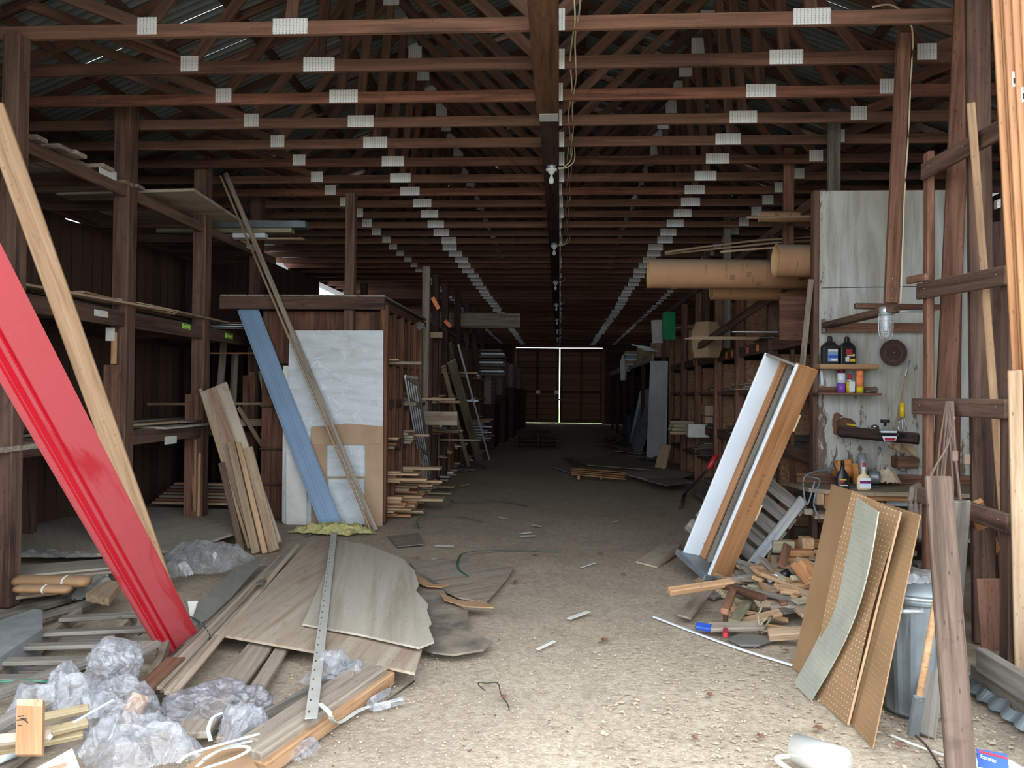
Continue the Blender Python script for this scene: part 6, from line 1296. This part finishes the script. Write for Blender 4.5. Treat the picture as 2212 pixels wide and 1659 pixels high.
# jug
c = fl(1768, 1640, .075); ax = V((.38, -.42, -.05)).normalized()
t = thing('measuring_jug', 'milky plastic jug lying on its side on the dirt in front', 'jug', c)
mwj = frame(c - ax * .10, V((0, 0, 1)), ax)
lathe('jug_body', None, None, [(.052, -.0), (.058, .0), (.070, .19), (.066, .205), (.0, .206)], mwj, 'jug', 30, parent=t, cap=False)
lathe('jug_inner', None, None, [(.052, 0), (.064, .19), (0, .195)], mwj, 'jug', 30, parent=t, cap=False)
h0 = mwj @ V((.0, .0, 0)); s_ = V((-.85, -.1, -.2)).normalized()
tube('jug_handle', None, None, [c - ax * .06 + s_ * .06, c - ax * .065 + s_ * .115, c + ax * .0 + s_ * .12 - V((0, 0, .01)), c + ax * .05 + s_ * .115 - V((0, 0, .03))], .010, 'jug', parent=t)
# cleaner bottle
A_, B_ = fl(2100, 1648, .045), fl(2190, 1664, .045); dx = (B_ - A_).normalized()
t = thing('cleaner_bottle', 'white spray cleaner bottle with a blue label lying in the right front corner', 'bottle', A_)
mb = frame(A_, V((0, 0, 1)), dx)
lathe('bottle_body', None, None, [(0, 0), (.045, .002), (.05, .02), (.05, .10), (.04, .14), (.022, .17), (.018, .20), (0, .201)], mb, 'vinyl', 26, parent=t, sx=.8, sy=1.15)
lathe('nozzle_collar', 'blue collar', None, [(0, .195), (.02, .196), (.02, .225), (0, .226)], mb, 'bluep', 16, parent=t)
B('spray_head', 'white spray head', None, A_ + dx * .225, A_ + dx * .29 + V((0, .02, .01)), .035, .04, 'vinyl', n=(0, 0, 1), parent=t)
yb_ = mb.to_3x3() @ V((0, 1, 0)); up_ = V((0, 0, 1)); nL = (up_ * .75 + V((0, -1, 0)) * .65).normalized()
lc = A_ + dx * .055 + nL * .0475
yv = nL.cross(dx)
lb_ = B('label_panel', 'blue label', None, lc - dx * .052, lc + dx * .052, .074, .003, 'bluep', n=nL, parent=t)
B('label_flash', 'red flash', None, lc + nL * .002 - dx * .045 + yv * .028, lc + nL * .002 + dx * .05 + yv * .018, .010, .001, 'redp', n=nL, parent=lb_, bev=0)
text('label_text', 'fantastik', M.Translation(lc + nL * .0022) @ M((dx, yv, nL)).transposed().to_4x4() @ M.Rotation(-.12, 4, 'Z'), .026, 'vinyl', lb_)
# strapping, papers, leaves, chips on the floor
strap('green_strapping', 'green packing strap curling over the aisle floor, nearest', 'strap', [fl(996, 1262, .01), fl(1012, 1248, .02), fl(990, 1228, .03), fl(992, 1205, .04), fl(1010, 1193, .03), fl(1080, 1189, .01), fl(1140, 1189, .01), fl(1205, 1191, .01)], .018, .003, 'strap')
strap('green_strapping', 'dark green packing strap on the aisle floor, middle', 'strap', [fl(905, 1142, .01), fl(901, 1125, .03), fl(915, 1116, .04), fl(960, 1114, .01), fl(990, 1116, .01), fl(1042, 1127, .01)], .016, .003, 'strap')
strap('green_strapping', 'dark packing strap on the aisle floor, furthest', 'strap', [fl(972, 1080, .01), fl(990, 1086, .01), fl(1040, 1085, .01), fl(1095, 1085, .01), fl(1140, 1094, .01)], .016, .003, 'strapd')
tube('bent_wire', 'thin dark bent wire on the front floor', 'wire', [fl(1048, 1492, .01), fl(1034, 1480, .02), fl(1036, 1474, .02), fl(1050, 1476, .01), fl(1075, 1476, .02), fl(1082, 1500, .01), fl(1096, 1520, .01), fl(1100, 1535, .01)], .003, 'strapd')
strap('white_cable_piece', 'thin white wire lying behind the jug', 'wire', [fl(1925, 1588, .01), fl(1985, 1612, .01), fl(2050, 1634, .01)], .008, .006, 'paper')
tube('dark_wire', 'dark twisted wire beside the foot of the nearest plank', 'wire', [fl(1978, 1590, .02), fl(2000, 1610, .02), fl(2020, 1640, .01), fl(2035, 1665, .01)], .005, 'rust')
rk = random.Random(8)
for k, (x, y) in enumerate(((946, 1062), (980, 1050), (1005, 1048), (870, 1088), (905, 1082), (885, 1074), (960, 1180), (1160, 1136), (1090, 1120), (1135, 1152), (1140, 1158), (1326, 1128), (1270, 1222), (1250, 1330), (1180, 1395), (930, 1212))):
    a = rk.uniform(-.3, .3); L = rk.uniform(.03, .10); c = fl(x, y, .012)
    B('plastic_strip', f'white plastic scrap on the aisle floor, {nth(k+1)} counted from the divided rack', 'scrap', c - V((L, a * .3, 0)), c + V((L, a * .3, .008)), rk.uniform(.012, .05), .003, 'paper', n=(0, 0, 1), group='white scraps on the aisle floor')
def litter(name, lab, cat, n, region, size, mat, seed, curl=.4, dense=1):
    r_ = random.Random(seed); bm = bmesh.new(); cnt_ = 0
    while cnt_ < n:
        x, y = region(r_)
        s = r_.uniform(*size); a = r_.uniform(0, 6.28); z = gz(x, y) - .008 + r_.uniform(0, .006); e = r_.uniform(.25, .8); tl = r_.uniform(-curl, curl)
        u_ = V((math.cos(a), math.sin(a), tl)) * s; v_ = V((-math.sin(a), math.cos(a), r_.uniform(-curl, curl))) * s * e; c = V((x, y, z + abs(u_.z) + abs(v_.z)))
        vs = [bm.verts.new(c + p) for p in (-u_ - v_, u_ - v_ * .8, u_ * .9 + v_, -u_ * .8 + v_)]; bm.faces.new(vs); cnt_ += 1
    o = link(name, mesh_from(bm, mat), None, M.Identity(4), kind='stuff'); return tag(o, lab, cat)
def reg_front(r_):
    while True:
        y = 3.0 + abs(r_.gauss(0, 1.3)); x = r_.uniform(-1.6, 2.1)
        if y < 8 : return x, y
litter('sawdust_chips', 'pale sawdust chips and splinters strewn over the front of the dirt floor', 'wood chips', 9000, reg_front, (.002, .0055), 'chip', 1)
litter('dark_debris', 'small dark crumbs and splinters scattered over the dirt floor', 'debris', 1500, lambda r_: (r_.uniform(-2.4, 2.2), 3 + abs(r_.gauss(0, 2.6))), (.002, .006), 'divider', 2)
litter('straw', 'thin straw and splinters on the right front floor', 'straw', 900, lambda r_: (r_.uniform(.2, 2.1), r_.uniform(3.05, 4.6)), (.006, .014), 'chip', 5, .2)
rk = random.Random(14)
for k, (x, y) in enumerate(((1497, 1592), (1640, 1590), (1695, 1405), (1730, 1470), (1295, 1195), (1345, 1240), (1302, 1382), (1110, 1256), (1062, 1240), (1940, 1610), (1765, 1572), (900, 1205), (872, 1222), (1530, 1500), (1155, 1198), (1085, 1505))):
    c = fl(x, y, .012); s = rk.uniform(.025, .05); bm = bmesh.new(); vs = []
    for i in range(12):
        a = 2 * math.pi * i / 12; r = s * (1 if i % 2 else .6) * rk.uniform(.8, 1.1); vs.append(bm.verts.new((r * math.cos(a), r * math.sin(a) * .8, .005 * math.sin(a * 2) + .002)))
    cv = bm.verts.new((0, 0, .002))
    for i in range(12): bm.faces.new((cv, vs[i], vs[(i + 1) % 12]))
    o = link('dry_leaf', mesh_from(bm, 'leaf'), None, T(c)); tag(o, f'curled dry leaf on the dirt floor, {["near the jug","before the hardboard","beside the heap","behind the jug","in mid aisle","beside the aisle centre","alone in mid floor","by the wet sheet","above the wet sheet","by the wire","left of the jug","by the plywood corner","at the torn ply","in the sawdust","near the green strap","by the bent wire"][k]}', 'leaf', 'dry leaves on the floor')
